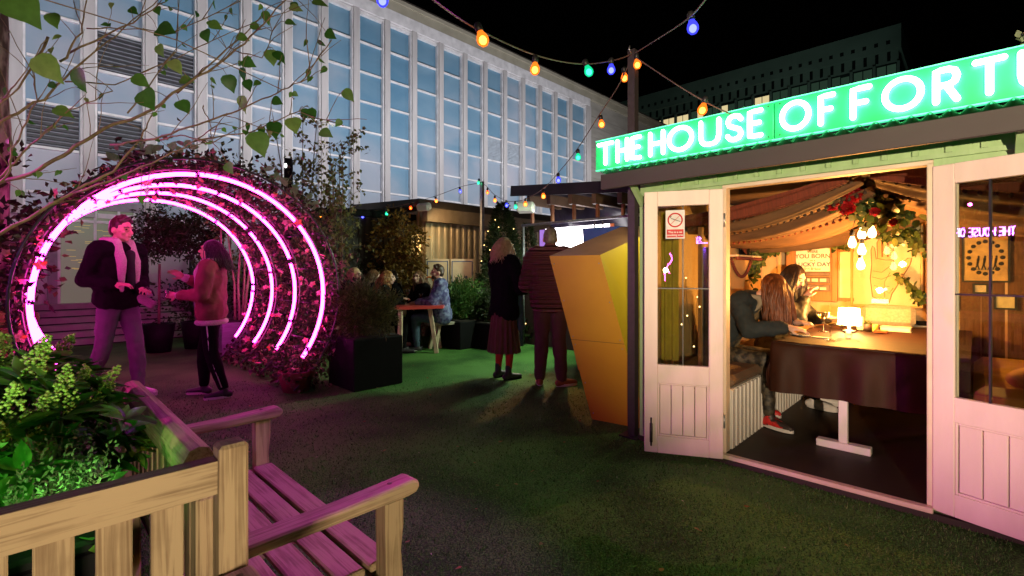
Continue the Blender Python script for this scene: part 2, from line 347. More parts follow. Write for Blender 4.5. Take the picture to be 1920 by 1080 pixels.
# turf
m_turf, nt, out = newmat('artificial_turf'); L = nt.links.new; b = nd(nt,'BsdfPrincipled'); b.inputs['Roughness'].default_value = .75; b.inputs['Specular IOR Level'].default_value = .2
n1 = nd(nt,'TexNoise'); n1.inputs['Scale'].default_value = 90; n1.inputs['Detail'].default_value = 6; L(coords(nt), n1.inputs['Vector'])
n2 = nd(nt,'TexNoise'); n2.inputs['Scale'].default_value = 1.1; n2.inputs['Detail'].default_value = 5; L(coords(nt), n2.inputs['Vector'])
a = nd(nt,'Math', operation='MULTIPLY_ADD'); a.inputs[1].default_value = .95; L(n2.outputs['Fac'], a.inputs[0]); L(n1.outputs['Fac'], a.inputs[2])
L(ramp(nt, a.outputs[0], [(.010,.028,.008),(.038,.12,.022),(.085,.22,.045)], [.62,.95,1.25]), b.inputs['Base Color'])
bp = nd(nt,'Bump'); bp.inputs['Strength'].default_value = .9; bp.inputs['Distance'].default_value = .012; L(n1.outputs['Fac'], bp.inputs['Height']); L(bp.outputs[0], b.inputs['Normal']); L(b.outputs[0], out.inputs[0])
g = MB(); g.add([(-220,-60,0),(220,-60,0),(220,260,0),(-220,260,0)],[[0,1,2,3]]); tag(g.build('ground', m_turf), kind='structure')
def blades():
    N = 120000; u = rng.random(N); Y = 1/(1/1.25*(1-u)+1/5.6*u); X = Y*(rng.random(N)*2.0-.95)
    X = np.where(X>Y*1.1, X-Y*2, X); h = rng.uniform(.007,.017,N); wd = rng.uniform(.0012,.0028,N)*np.clip(Y/2,.8,2); a = rng.random(N)*6.283; lx = rng.normal(0,.006,N); ly = rng.normal(0,.006,N)
    c, s = np.cos(a)*wd, np.sin(a)*wd
    v = np.empty((N,3,3)); v[:,0] = np.stack([X-c,Y-s,0*X-.001],1); v[:,1] = np.stack([X+c,Y+s,0*X-.001],1); v[:,2] = np.stack([X+lx,Y+ly,h],1)
    # keep the blades off the hut's floor
    U = (X-1.448)*.717-(Y-3.2)*.697; V = (X-1.448)*.697+(Y-3.2)*.717; k = ~((V>-.02)&(U>-.7)); v = v[k]; n = len(v)
    me = bpy.data.meshes.new('turf_blades'); me.vertices.add(n*3); me.vertices.foreach_set('co', v.reshape(-1)); me.loops.add(n*3); me.loops.foreach_set('vertex_index', np.arange(n*3,dtype=np.int32))
    me.polygons.add(n); me.polygons.foreach_set('loop_start', np.arange(0,n*3,3,dtype=np.int32)); me.update(calc_edges=True); me.validate()
    me.materials.append(leafmat('turf_blade',[(.016,.06,.012),(.05,.17,.032),(.10,.27,.06),(.20,.30,.10)],.6,.2,[0,.4,.8,1]))
    o = bpy.data.objects.new('turf_blades', me); COL.objects.link(o); tag(o, kind='stuff')
blades()
def litter():
    mb = MB()
    for i in range(26):
        p = Vector((rnd(1.6)+.2, random.uniform(1.6,5.2), .016)); mb.tri(p, Vector((rnd(),rnd(),rnd(.2))), Vector((0,0,1)), random.uniform(.008,.02), .007)
    tag(mb.build('fallen_scraps', mat('scrap',(.55,.5,.4),rough=.8)), kind='stuff')
litter()
def fallen():
    mb = MB()
    for i in range(80):
        Y = random.uniform(1.6,6.5); x = random.uniform(-.55,.75)*Y; p = Vector((x, Y, .016)); u_ = (x-1.448)*.717-(Y-3.2)*.697; v_ = (x-1.448)*.697+(Y-3.2)*.717
        if v_ > -.08 and u_ > -1.2: continue
        mb.leaf(p, Vector((rnd(),rnd(),rnd(.15))), Vector((rnd(.3),rnd(.3),1)), random.uniform(.018,.038), random.uniform(.014,.026), .2, rnd(.3), True)
    tag(mb.build('fallen_leaves', leafmat('fallen_leaf',[(.16,.07,.02),(.30,.18,.05),(.12,.14,.04)],.7,.1)), kind='stuff')
fallen()
# ---------------------------------------------------------------- the hut; local x along its front, y into it
HO = Vector((1.448,3.2,0))
def hp(px, py, v):                      # point of the hut's inside at depth v seen at a pixel
    r = (px-CX)/F; u = (r*(HO.y+EY.y*v)-(HO.x+EY.x*v))/(EX.x-r*EX.y); Y = HO.y+EX.y*u+EY.y*v
    return Vector((u, v, CH-(py-HY)/F*Y))
def hpu(px, py, u):
    r = (px-CX)/F; v = (r*(HO.y+EX.y*u)-(HO.x+EX.x*u))/(EY.x-r*EY.y); Y = HO.y+EX.y*u+EY.y*v
    return Vector((u, v, CH-(py-HY)/F*Y))
hut = thing('wooden_hut','sage green boarded wooden hut with open glazed double doors under the green neon sign','hut',HO,ROT)
M_SAGE = mat('sage_paint',(.33,.52,.26),(.26,.43,.20),rough=.55,scale=6,bump=.15,st=(3,3,.6)); M_PINKW = mat('pale_pink_paint',(.80,.68,.62),(.70,.58,.53),rough=.5,scale=4,bump=.12,st=(2,2,.5),bscale=60)
M_CREAM = mat('cream_paint',(.72,.62,.48),(.62,.52,.38),rough=.5); M_FASC = mat('plum_fascia',(.062,.048,.054),(.045,.036,.041),rough=.6,scale=3,bump=.1,st=(.5,1,1)); M_FLOOR = mat('hut_floor',(.022,.016,.011),rough=.6,st=(.3,3,1))
M_WALLIN = mat('inner_wall',(.62,.40,.19),(.52,.32,.14),rough=.6,scale=5,st=(3,1,.5)); M_CEIL = mat('ceiling_cloth',(.05,.025,.02),rough=.9)
U0, U1, VB, ZT = -.65, 2.45, 2.6, 2.0
fw = MB()
fw.bb(U0,U1,0,.05,1.86,ZT); fw.bb(U0,-.57,0,.05,0,1.86); fw.bb(-.10,-.035,0,.05,0,1.86); fw.bb(-.57,-.10,0,.05,0,.42); fw.bb(-.57,-.10,0,.05,1.78,1.86)
fw.bb(1.035,1.10,0,.05,0,1.86); fw.bb(1.10,1.95,0,.05,0,.45); fw.bb(1.10,1.95,0,.05,1.78,1.86); fw.bb(1.95,U1,0,.05,0,1.86)
for i in range(-4,19): fw.bb(.04+.13*i,.065+.13*i,-.016,0,1.888,ZT)
fw.bb(U0,U1,-.02,-.0005,1.862,1.886); fw.bb(-.645,-.60,-.018,-.0005,0,1.86); fw.bb(-.55+.36,-.55+.38,-.012,-.0005,0,.42)
fw.build('front_wall', M_SAGE, hut)
sw = MB(); sw.bb(U0,U0+.04,.05,VB,0,ZT); sw.bb(U1-.04,U1,.05,VB,0,ZT)
for i in range(14): sw.bb(U0-.014,U0-.0005,.1+.18*i,.125+.18*i,0,ZT)
sw.build('side_wall', M_SAGE, hut)
bw = MB(); bw.bb(U0+.04,U1-.04,VB-.04,VB,0.06,ZT)
for i in range(19): bw.bb(-.55+.16*i,-.535+.16*i,VB-.052,VB-.0405,.06,ZT)
bw.build('back_wall', M_WALLIN, hut)
lw = MB(); lw.bb(U0+.041,U0+.055,.06,VB-.05,.06,ZT-.02); lw.bb(U1-.055,U1-.041,.06,VB-.05,.06,ZT-.02); lw.build('wall_lining', M_WALLIN, hut)
MB().bb(U0+.05,U1-.05,.0,VB-.05,.0,.058).build('floorboards', M_FLOOR, hut)
th = MB(); th.bb(-.035,1.035,-.05,-.001,.035,.062,.004); th.build('threshold', M_CREAM, hut)
MB().bb(U0,U1,-.035,-.004,.0,.034).build('plinth', M_DARKW, hut)
jb = MB(); jb.bb(-.0345,-.008,-.012,.06,.063,1.845,.003); jb.bb(1.008,1.0345,-.012,.06,.063,1.845,.003); jb.bb(-.0345,1.0345,-.012,.06,1.835,1.8595,.003); jb.build('door_frame', M_CREAM, hut)
rf = MB(); rf.add([(U0-.12,.0,ZT+.005),(U1+.1,.0,ZT+.005),(U1+.1,VB+.1,ZT+.06),(U0-.12,VB+.1,ZT+.06),(U0-.12,.0,ZT+.02),(U1+.1,.0,ZT+.02),(U1+.1,VB+.1,ZT+.08),(U0-.12,VB+.1,ZT+.08)],[[0,3,2,1],[4,5,6,7],[0,1,5,4],[1,2,6,5],[2,3,7,6],[3,0,4,7]])
rf.build('roof', M_FASC, hut)
fs = MB(); fs.bb(U0-.16,U1+.1,-.30,-.275,1.888,1.998,.003); fs.build('fascia', M_FASC, hut)
M_CORRP, nt, out = newmat('corrugated_plastic'); tb_ = nd(nt,'BsdfTransparent'); tb_.inputs[0].default_value = (.35,.85,.55,1); tl = nd(nt,'BsdfTranslucent'); tl.inputs[0].default_value = (.10,.5,.25,1); pb = nd(nt,'BsdfPrincipled'); pb.inputs['Base Color'].default_value = (.02,.10,.05,1); pb.inputs['Roughness'].default_value = .3
m1 = nd(nt,'MixShader'); m1.inputs[0].default_value = .5; m2 = nd(nt,'MixShader'); m2.inputs[0].default_value = .4; nt.links.new(tb_.outputs[0],m1.inputs[1]); nt.links.new(tl.outputs[0],m1.inputs[2]); nt.links.new(m1.outputs[0],m2.inputs[1]); nt.links.new(pb.outputs[0],m2.inputs[2]); nt.links.new(m2.outputs[0],out.inputs[0])
cs = MB(); N = 700; xs = [U0-.14+i*(U1+.24-U0)/N for i in range(N+1)]
cs.sheet(lambda a,b: (U0-.14+a*(U1+.24-U0), -.345+b*.35, 2.012+.013*math.sin((U0-.14+a*(U1+.24-U0))*2*math.pi/.068)), 600, 2); cs.build('corrugated_sheet', M_CORRP, hut)
for q_ in (((U0+.03,-.01,1.78),(U0+.03,-.2,1.95)),((1.34,-.01,1.80),(1.34,-.2,1.95))): MB().bar(q_[0],q_[1],.035,.035).build('bracket', M_SAGE, hut)
def window(u0,u1,z0,z1):
    f = MB()
    for a in ((u0,u0+.03,z0,z1),(u1-.03,u1,z0,z1),(u0+.03,u1-.03,z0,z0+.03),(u0+.03,u1-.03,z1-.03,z1)): f.bb(a[0],a[1],.006,.045,a[2],a[3],.003)
    o = f.build('window', M_CREAM, hut); p = MB(); p.bb(u0+.03,u1-.03,.022,.026,z0+.03,z1-.03); p.build('pane', M_GLASS, o); return o
window(-.57,-.10,.42,1.78); window(1.10,1.95,.45,1.78)
def door(loc, ang, w, h, flip, nv):
    t = .038; s = .088; f = MB(); zl0, zl1, zp0, zp1 = .115, .475, .60, 1.675
    f.bb(0,s,0,t,0,h,.004); f.bb(w-s,w,0,t,0,h,.004); f.bb(s,w-s,.001,t-.001,0,zl0,.002); f.bb(s,w-s,.001,t-.001,zl1,zp0,.002); f.bb(s,w-s,.001,t-.001,zp1,h,.002)
    for a in (0,1):
        y0, y1 = (.0,.006) if a==0 else (t-.006,t)
        for q in ((s,s+.012,zl0,zl1),(w-s-.012,w-s,zl0,zl1),(s+.012,w-s-.012,zl0,zl0+.012),(s+.012,w-s-.012,zl1-.012,zl1)): f.bb(q[0]+.0002,q[1],y0+.006 if a==0 else y0-.006,y1+.006 if a==0 else y1-.006,q[2],q[3],.003)
    o = f.build('door', M_PINKW, hut); o.location = loc; o.rotation_euler = (0,0,ang)
    pn = MB(); k = 4; ww = (w-2*s-.024)/k
    for i in range(k): pn.bb(s+.012+ww*i+.002,s+.012+ww*(i+1)-.002,.013,.025,zl0+.012,zl1-.012,.003)
    pn.build('panel', M_PINKW, o)
    MB().bb(s,w-s,.017,.021,zp0,zp1).build('pane', M_GLASS, o)
    mu = MB(); zm = (zp0+zp1)/2-.02
    mu.bb(s,w-s,.008,.0165,zm-.004,zm+.004); mu.bb(s,w-s,.0215,.030,zm-.004,zm+.004)
    for i in range(1,nv+1): x = s+(w-2*s)*i/(nv+1); mu.bb(x-.0035,x+.0035,.009,.0165,zp0,zp1); mu.bb(x-.0035,x+.0035,.0215,.029,zp0,zp1)
    mu.build('glazing_bar', M_BLACK, o)
    bl = MB(); bl.bb(w-.055,w-.035,t+.0005,t+.012,.07,.20,.003); bl.tube([(w-.045,t+.016,.05),(w-.045,t+.016,.24)],.006); bl.bb(w-.055,w-.035,-.012,-.0005,.07,.20,.003); bl.tube([(w-.045,-.016,.05),(w-.045,-.016,.24)],.006); bl.build('bolt', M_BLACK, o)
    hg = MB()
    for z in (.2,h-.25): hg.tube([(-.006,.019,z),(-.006,.019,z+.09)],.008)
    hg.build('hinge', M_STEEL, o); return o
DL = door((-.012,-.062,.048), R(163.7)-ROT, .5, 1.775, False, 1)
DR = door((1.03,-.02,.048), R(-61)-ROT, .56, 1.775, False, 2)
def on_door(D, x, y, z): return Matrix.Translation(D.location) @ Matrix.Rotation(D.rotation_euler.z,4,'Z') @ Vector((x,y,z))
# no-smoking sticker on the left door's pane
def nosmoke():
    w2 = .082; zc = 1.45; xc = .30; c0 = HO + EX*0; M = Matrix.Translation(HO) @ Matrix.Rotation(ROT,4,'Z') @ Matrix.Translation(DL.location) @ Matrix.Rotation(DL.rotation_euler.z,4,'Z')
    o = thing('no_smoking_sign','small white and red no smoking notice on the glass of the left hut door','sign',M@Vector((xc,.0385,1.452)), R(163.7)); o.scale = (.74,.74,.74)
    y = .0
    MB().bb(-w2,w2,y,y+.002,0,.26).build('backing', mat('notice_white',(.78,.78,.78)), o)
    red = mat('notice_red',(.65,.02,.03)); rg = MB(); pts = [(math.cos(i*math.pi/16)*.06, .0045, .17+math.sin(i*math.pi/16)*.06) for i in range(32)]; rg.tube(pts,.0065,8,closed=True); rg.bar((-.043,.0045,.213),(.043,.0045,.127),.011,.004); rg.bb(-.072,.072,.0025,.0035,.012,.085); rg.build('red_marking', red, o)
    cg = MB(); cg.bar((-.045,.0035,.155),(.035,.0035,.185),.004,.012,up=(0,1,0)); cg.tube([(.04,.004,.19),(.035,.004,.205),(.045,.004,.215)],.003,6); cg.build('cigarette', M_BLK, o)
    f = lambda x,yy: (-x, .0042, .06+yy); tw = mat('notice_lettering',(.8,.8,.8))
    a = text_mb('This is a no',.026,f,bold=.0006); b2 = text_mb('smoking area',.026,lambda x,yy:(-x,.0042,.033+yy),bold=.0006); a.build('lettering', tw, o); b2.build('lettering', tw, o)
nosmoke()
# ---------------------------------------------------------------- neon sign on the roof edge
sg = thing('neon_sign','long green backlit sign with white neon capitals on the hut roof','neon sign',HO+EX*.5-EY*.31+Vector((0,0,2.02)),ROT)
def sgn(px): r = (px-CX)/F; v = -.335; u = (r*(HO.y+EY.y*v)-(HO.x+EY.x*v))/(EX.x-r*EX.y); return u-.5
m_pan, nt, out = newmat('green_acrylic'); L = nt.links.new; b = nd(nt,'BsdfPrincipled'); b.inputs['Base Color'].default_value = (.03,.46,.16,1); b.inputs['Roughness'].default_value = .35
n = nd(nt,'TexNoise'); n.inputs['Scale'].default_value = 7; n.inputs['Detail'].default_value = 2; L(coords(nt), n.inputs['Vector']); mr = nd(nt,'MapRange'); L(n.outputs['Fac'], mr.inputs['Value']); mr.inputs['From Min'].default_value=.3; mr.inputs['From Max'].default_value=.7; mr.inputs['To Min'].default_value = .25; mr.inputs['To Max'].default_value = .55
b.inputs['Emission Color'].default_value = (.002,.80,.20,1); L(mr.outputs[0], b.inputs['Emission Strength']); L(b.outputs[0], out.inputs[0])
EL, ER = sgn(1115), 1.75
sp = MB(); e2 = sgn(1450)
sp.bb(EL,e2-.003,-.012,.012,.012,.222,.003); sp.bb(e2+.003,ER,-.012,.012,.012,.222,.003); sp.build('panel', m_pan, sg)
ed = MB(); ed.bb(EL,ER,-.014,.014,.2225,.228); ed.bb(EL,ER,-.014,.014,.004,.0115); ed.build('edge_trim', glow('edge_glow',(.2,.8,.6),(.05,.9,.45),1.0), sg)
sc_ = MB()
for x in (e2-.03,e2+.03):
    for z in (.03,.205): sc_.ell((x,-.013,z),(.004,.003,.004),None,8,6)
sc_.build('screw', M_BLACK, sg)
bk = MB()
for i in range(9): x = EL+.1+i*.29; bk.bar((x,.014,.19),(x,.2,.03),.02)
bk.build('stay', M_BLACK, sg)
LET = {'T':[[(0,1),(1,1)],[(.5,1),(.5,0)]],'H':[[(0,0),(0,1)],[(1,0),(1,1)],[(0,.5),(1,.5)]],'E':[[(1,1),(0,1),(0,0),(1,0)],[(0,.52),(.85,.52)]],
 'O':'o','U':[[(0,1),(0,.35),(.06,.15),(.22,.03),(.5,0),(.78,.03),(.94,.15),(1,.35),(1,1)]],'S':[[(.95,.82),(.8,.95),(.5,1),(.2,.95),(.05,.78),(.15,.6),(.5,.5),(.85,.4),(.97,.22),(.8,.05),(.5,0),(.2,.04),(.03,.18)]],
 'F':[[(1,1),(0,1),(0,0)],[(0,.5),(.8,.5)]],'R':[[(0,0),(0,1),(.6,1),(.9,.93),(1,.76),(.9,.58),(.6,.5),(0,.5)],[(.5,.5),(1,0)]],'N':[[(0,0),(0,1),(1,0),(1,1)]]}
M_NEONW = emit('white_neon',(.42,1,.52),15)
def sletter(ch, u0, u1, z0=.045, z1=.187, r=.0135):
    mb = MB(); st = LET[ch]; f = lambda x,z: Vector((u0+r+(u1-u0-2*r)*x, -.034, z0+(z1-z0)*z))
    if st == 'o': mb.tube([f(.5+.5*math.cos(i*math.pi/14), .5+.5*math.sin(i*math.pi/14)) for i in range(28)], r, 8, closed=True)
    else:
        for s in st:
            pts = []
            for a, b in zip(s, s[1:]):
                for k in range(3): pts.append(f(a[0]+(b[0]-a[0])*k/3, a[1]+(b[1]-a[1])*k/3))
            pts.append(f(*s[-1])); mb.tube(pts, r, 8); mb.ell(pts[0],(r,)*3,None,8,6); mb.ell(pts[-1],(r,)*3,None,8,6)
    mb.build('letter', M_NEONW, sg)
for ch, a, b in (('T',1121,1152),('H',1156,1180),('E',1183,1204),('H',1217,1248),('O',1252,1302),('U',1311,1353),('S',1360,1396),('E',1402,1432),('O',1462,1522),('F',1534,1568),('F',1594,1636),('O',1653,1734),('R',1748,1802),('T',1822,1890)): sletter(ch, sgn(a), sgn(b))
uu = sgn(1907); 
for ch, wd in (('U',.12),('N',.12),('E',.10)): sletter(ch, uu, uu+wd); uu += wd+.05
# ---------------------------------------------------------------- inside the hut (world helper: hw)
def hw(u,v,z): return HO+EX*u+EY*v+Vector((0,0,z))
def hthing(name,label,cat,u,v,z,group=None): return thing(name,label,cat,hw(u,v,z),ROT,group)
# seat along the left wall
st = hthing('box_bench','white ribbed box bench with brown cushions along the left inner wall of the hut','bench',-.29,1.25,.058)
b1 = MB(); b1.bb(-.28,.272,-1.15,1.2,.0,.41)
for i in range(30): b1.bb(.273,.285,-1.15+.08*i,-1.15+.08*i+.05,.0,.405,.004)
b1.build('seat_box', M_WHITE, st); b2 = MB()
for i in range(3): b2.bb(-.28,.28,-1.14+.8*i,-.36+.8*i,.4105,.49,.03)
b2.build('cushion', mat('brown_corduroy',(.16,.10,.06),rough=.9,bump=.4), st)
# table
tb = hthing('table','long hut table under a rust brown cloth on white trestle feet','table',.78,1.5,.058)
TU0, TU1, TV0, TV1, TZ = -.67, .27, -.91, .93, .70
MB().bb(TU0,TU1,TV0,TV1,TZ-.025,TZ).build('tabletop', M_DARKW, tb)
cl = MB()
def cloth(a,b):
    ss = -.33+a*(TU1-TU0+.45); tt = -.36+b*(TV1-TV0+.36); x = TU0+ss; y = TV0+tt; z = TZ+.006+.002*math.sin(x*9+y*5); lim = .012
    wv = .018*math.sin(ss*26)+.012*math.sin(ss*11+1); wu = .015*math.sin(tt*19)
    if tt < 0: z = TZ+.004+tt*1.0; y = TV0-.012-abs(tt)*.06-wv*min(1,-tt*5)
    if ss < 0: z = min(z,TZ+.004+ss*1.0); x = TU0-.012-abs(ss)*.06-wu*min(1,-ss*5)
    return (x,y,z)
cl.sheet(cloth, 110, 60); cl.build('tablecloth', mat('rust_velvet',(.036,.008,.0025),(.022,.005,.0015),rough=.65,scale=4,spec=.25,bump=.2,st=(1,3,1)), tb)
for x, y in ((-.24,-.87),(-.24,.7)):
    lg = MB(); lg.bb(x-.155,x+.155,y-.035,y+.035,0,.05,.004); lg.bb(x-.026,x+.026,y-.02,y+.02,.05,TZ-.03,.003); lg.build('trestle_leg', M_WHITE, tb)
# lamp
M_WARM = (1,.48,.13)
def hplace(px,py,z): # point on a horizontal plane inside the hut
    p = G(px,py,z); d = p-HO; return Vector((d.dot(EX), d.dot(EY), z))
TT = .058+TZ+.009
q = hplace(1592,622,TT); lp = hthing('table_lamp','glowing drum shaded table lamp standing on the rust cloth','lamp',q.x,q.y,TT)
MB().lathe([(.05,0),(.05,.012),(.012,.02),(.012,.07)],n=16).build('lamp_base', M_STEEL, lp); MB().lathe([(.085,.06),(.075,.20),(.07,.2),(.08,.06)],n=24).build('lamp_shade', glow('lamp_shade_glow',(.8,.7,.5),(1,.66,.26),30), lp)
lamp('lamp_light','POINT',hw(q.x,q.y,TT+.30),95,(1,.42,.08),shadow_soft_size=.03)
# things on the table
def vessel(label, px, py, prof, m, name='wine_glass', cat='glass', fill=None):
    q = hplace(px,py,TT); o = hthing(name,label,cat,q.x,q.y,TT+.001); MB().lathe(prof,n=20).build('glass' if name!='candle_bowl' else 'bowl', m, o)
    if fill: MB().lathe(fill[0],n=18).build(fill[1], fill[2], o)
    return o
M_CUP = glassmat('drinking_glass',(.95,.95,.93),2.2,.01,1.5); M_WINE = glassmat('white_wine',(.95,.85,.5),1)
wg = [(.036,0),(.036,.003),(.006,.006),(.0045,.09),(.012,.10),(.045,.13),(.05,.165),(.048,.165),(.043,.132),(.01,.104)]
vessel('nearer of two stemmed coupe glasses on the hut table, in front of the lamp',1557,638,wg,M_CUP,fill=([(.012,.106),(.041,.133),(.0,.134)],'wine',M_WINE))
vessel('farther stemmed coupe glass by the dark haired woman on the hut table',1543,622,wg,M_CUP,fill=([(.012,.106),(.041,.133),(.0,.134)],'wine',M_WINE))
vessel('round footed glass bowl holding a small candle in front of the table lamp',1591,633,[(.024,0),(.026,.018),(.018,.022),(.05,.045),(.056,.07),(.045,.105),(.042,.105),(.052,.07),(.046,.048),(.012,.026)],M_CUP,'candle_bowl','candle holder',([(.0,.03),(.017,.03),(.017,.05),(.004,.052),(.005,.06),(.0,.075)],'candle',glow('candle_flame',(.9,.7,.4),(1,.6,.2),6)))
q = hplace(1627,621,TT); o = hthing('pot_plant','small succulent in a dark pot beside the yellow candle','plant',q.x,q.y,TT+.001)
MB().lathe([(.026,0),(.034,.062),(.028,.062),(.024,.05),(.0,.05)],n=16).build('pot', mat('brown_pot',(.09,.045,.03)), o); lf = MB()
for i in range(40): lf.leaf(Vector((rnd(.012),rnd(.012),.05)), (rdir()+Vector((0,0,1.3))), rdir(), random.uniform(.025,.05), .012)
lf.build('foliage', leafmat('succulent_leaf',[(.06,.09,.02),(.14,.15,.04)]), o)
q = hplace(1641,622,TT); MBx = MB().lathe([(.021,0),(.022,.055),(.019,.06),(.0,.055)],n=16); tag(MBx.build('pillar_candle', glow('yellow_wax',(.75,.5,.08),(1,.6,.05),.25), None, at=hw(q.x,q.y,TT+.001)),'short yellow pillar candle between the potted succulent and the book','candle')
q = hplace(1613,619,TT); o = tag(MB().bb(-.025,.025,-.02,.02,0,.115,.006).build('card_box', mat('pale_card',(.62,.58,.32)), None, at=hw(q.x,q.y,TT+.001), rot=ROT),'upright pale green card box between the lamp and the succulent pot','box')
q = hplace(1680,621,TT); o = hthing('book','closed white paged book lying on the hut table before the grey cushion','book',q.x,q.y,TT+.001); MB().bb(-.10,.10,-.06,.06,.004,.034,.002).build('pages', mat('paper',(.75,.7,.6)), o); c_ = MB(); c_.bb(-.104,.104,-.064,.064,0,.0035); c_.bb(-.104,.104,-.064,.064,.0345,.038); c_.build('cover', mat('book_cover',(.7,.65,.55)), o)
q = hplace(1660,625,TT); tag(MB().bb(-.045,.045,-.03,.03,0,.022,.003).build('matchbox', mat('red_card',(.5,.10,.03)), None, at=hw(q.x-.03,q.y,TT+.001), rot=ROT),'small flat red and orange box in front of the book','box')
q = hplace(1728,613,TT); o = hthing('plate','dark round dish on a white saucer at the right of the hut table','dish',q.x,q.y,TT+.001); MB().lathe([(.05,0),(.09,.012),(.088,.015),(0,.01)],n=24).build('saucer', M_WHITE, o); MB().lathe([(.03,.016),(.062,.035),(.06,.05),(0,.045)],n=20).build('dish', M_BLK, o)
q = hplace(1500,629,TT); tag(MB().bb(-.035,.035,-.07,.07,0,.008,.002).build('phone', mat('phone_glass',(.25,.27,.3),rough=.15), None, at=hw(q.x,q.y,TT+.001), rot=ROT+.9),'flat silver phone on the table in front of the red haired woman','phone')
q = hplace(1535,612,TT); cd = tag(MB().box((0,0,.03),(.075,.002,.11),Euler((R(-62),0,R(20))).to_matrix()).build('fortune_card', mat('card_orange',(.65,.18,.04)), None, at=hw(q.x,q.y,TT+.014), rot=ROT),'orange fortune card held up by the red haired woman','card')
q = hplace(1560,607,TT); cc = MB()
tag(cc.bb(-.05,.05,-.035,.035,0,.004).build('menu_card', mat('menu_paper',(.75,.68,.5)), None, at=hw(q.x+.03,q.y,TT+.001), rot=ROT-.3),'cream card lying flat between the coupe glasses and the lamp','card')
q = hplace(1530,633,TT); tag(MB().bb(-.06,.06,-.025,.025,0,.004).build('menu_card', mat('menu_paper2',(.78,.72,.6)), None, at=hw(q.x+.03,q.y+.02,TT+.001), rot=ROT-.2),'narrow cream card lying at the front edge of the rust cloth','card')
# grey cushion against the back wall
q = hplace(1665,612,TT); o = MB(); o.box((0,0,.09),(.40,.08,.19),Euler((R(-10),0,0)).to_matrix(),.035)
tag(o.build('cushion', mat('grey_linen',(.42,.38,.30),rough=.9,scale=60,bump=.3), None, at=hw(q.x,min(q.y,2.47),TT+.01), rot=ROT),'pale grey rectangular cushion propped under the palm chart','cushion')
# back wall pictures
def wallrect(px0,py0,px1,py1,v=VB-.062): a = hp(px0,py0,v); b = hp(px1,py1,v); return a.x, b.x, b.z, a.z
VW = VB-.062
x0,x1,z0,z1 = wallrect(1600,430,1726,574); cx_ = (x0+x1)/2; zc = z0
ch = hthing('palm_chart','framed cream palmistry chart showing a large open hand on the back wall','chart',cx_,VW,zc); W = (x1-x0)/2; Hh = z1-z0
MB().bb(-W,W,-.012,0,0,Hh).build('sheet', mat('old_paper',(.72,.60,.38),(.58,.58,.40),rough=.7,scale=3), ch)
fr = MB()
for a in ((-W-.02,-W,-.02,Hh+.02),(W,W+.02,-.02,Hh+.02)): fr.bb(a[0],a[1],-.03,0,a[2],a[3],.004)
fr.bb(-W,W,-.03,0,-.02,0,.004); fr.bb(-W,W,-.03,0,Hh,Hh+.02,.004); fr.build('frame', mat('gilt_frame',(.55,.33,.10),rough=.4), ch)
hand_poly = [(-.34,.10),(-.10,.05),(.10,.03),(.16,.14),(.34,.28),(.50,.42),(.62,.52),(.66,.60),(.56,.60),(.40,.52),(.22,.46),(.20,.60),(.20,.80),(.14,.84),(.08,.80),(.07,.62),(.05,.62),(.05,.86),(-.01,.91),(-.07,.86),(-.07,.62),(-.09,.62),(-.10,.82),(-.16,.86),(-.22,.81),(-.21,.60),(-.24,.59),(-.28,.74),(-.34,.77),(-.38,.71),(-.36,.52),(-.40,.34)]
hb = MB(); hb.tube([Vector((a*W*1.15,-.0145,b*Hh)) for a,b in hand_poly],.004,6,closed=True)
for ln in ([(-.33,.44),(-.1,.42),(.12,.50)],[(-.35,.36),(-.1,.33),(.14,.38)],[(.12,.42),(-.02,.30),(-.02,.10)],[(-.3,.25),(-.1,.22),(.1,.24)],[(-.2,.6),(.0,.58),(.18,.58)],[(-.05,.2),(.1,.15),(.2,.22)]): hb.tube([Vector((a*W*1.15,-.0145,b*Hh)) for a,b in ln],.0025,6)
hb.build('hand_outline', mat('sepia_ink',(.28,.14,.05)), ch)
pm = MB(); pm.prism(hand_poly, lambda x,y,k: Vector((x*W*1.15,-.0125-.0012*k,y*Hh))); pm.build('hand_shape', mat('sepia_wash',(.66,.45,.22),(.55,.36,.17),scale=8), ch)
tx = text_mb('the Hand',.10,lambda x,y: (x,-.0145,Hh*.93+y)); tx.build('lettering', bpy.data.materials['sepia_ink'], ch)
MB().bb(-W,W,-.022,-.019,0,Hh).build('pane', glassmat('chart_glass',(1,1,1),1.3,.03), ch)
# birthday cabinet
x0,x1,z0,z1 = wallrect(1478,452,1572,566); W = (x1-x0)/2; Hh = z1-z0
cb = hthing('fortune_cabinet','orange wood cabinet with a lucky day notice on the back wall','cabinet',(x0+x1)/2,VW,z0)
M_ORW = wood('orange_wood',(.20,.075,.018),(.38,.16,.04),2,.5,.6)
MB().bb(-W,W,-.05,0,0,Hh,.006).build('case', M_ORW, cb); bo = MB(); bo.bb(-W*1.02,-W*.8,-.07,-.051,0,Hh,.004); bo.bb(W*.8,W*1.02,-.07,-.051,0,Hh,.004); bo.bb(-W*.79,W*.79,-.07,-.051,Hh*.94,Hh,.004); bo.build('moulding', M_ORW, cb)
a0,a1,c0,c1 = wallrect(1493,467,1556,509,VW-.05); ox = cb.location; mid = (a0+a1)/2-(x0+x1)/2; wz0 = c0-z0; wz1 = c1-z0; ww = (a1-a0)/2
MB().bb(mid-ww,mid+ww,-.06,-.0505,wz0,wz1).build('notice', mat('notice_cream',(.80,.72,.58)), cb)
M_RT = mat('red_print',(.70,.10,.03)); M_BT = mat('blue_print',(.035,.03,.07)); M_GT = mat('gold_print',(.6,.3,.05)); hN = wz1-wz0
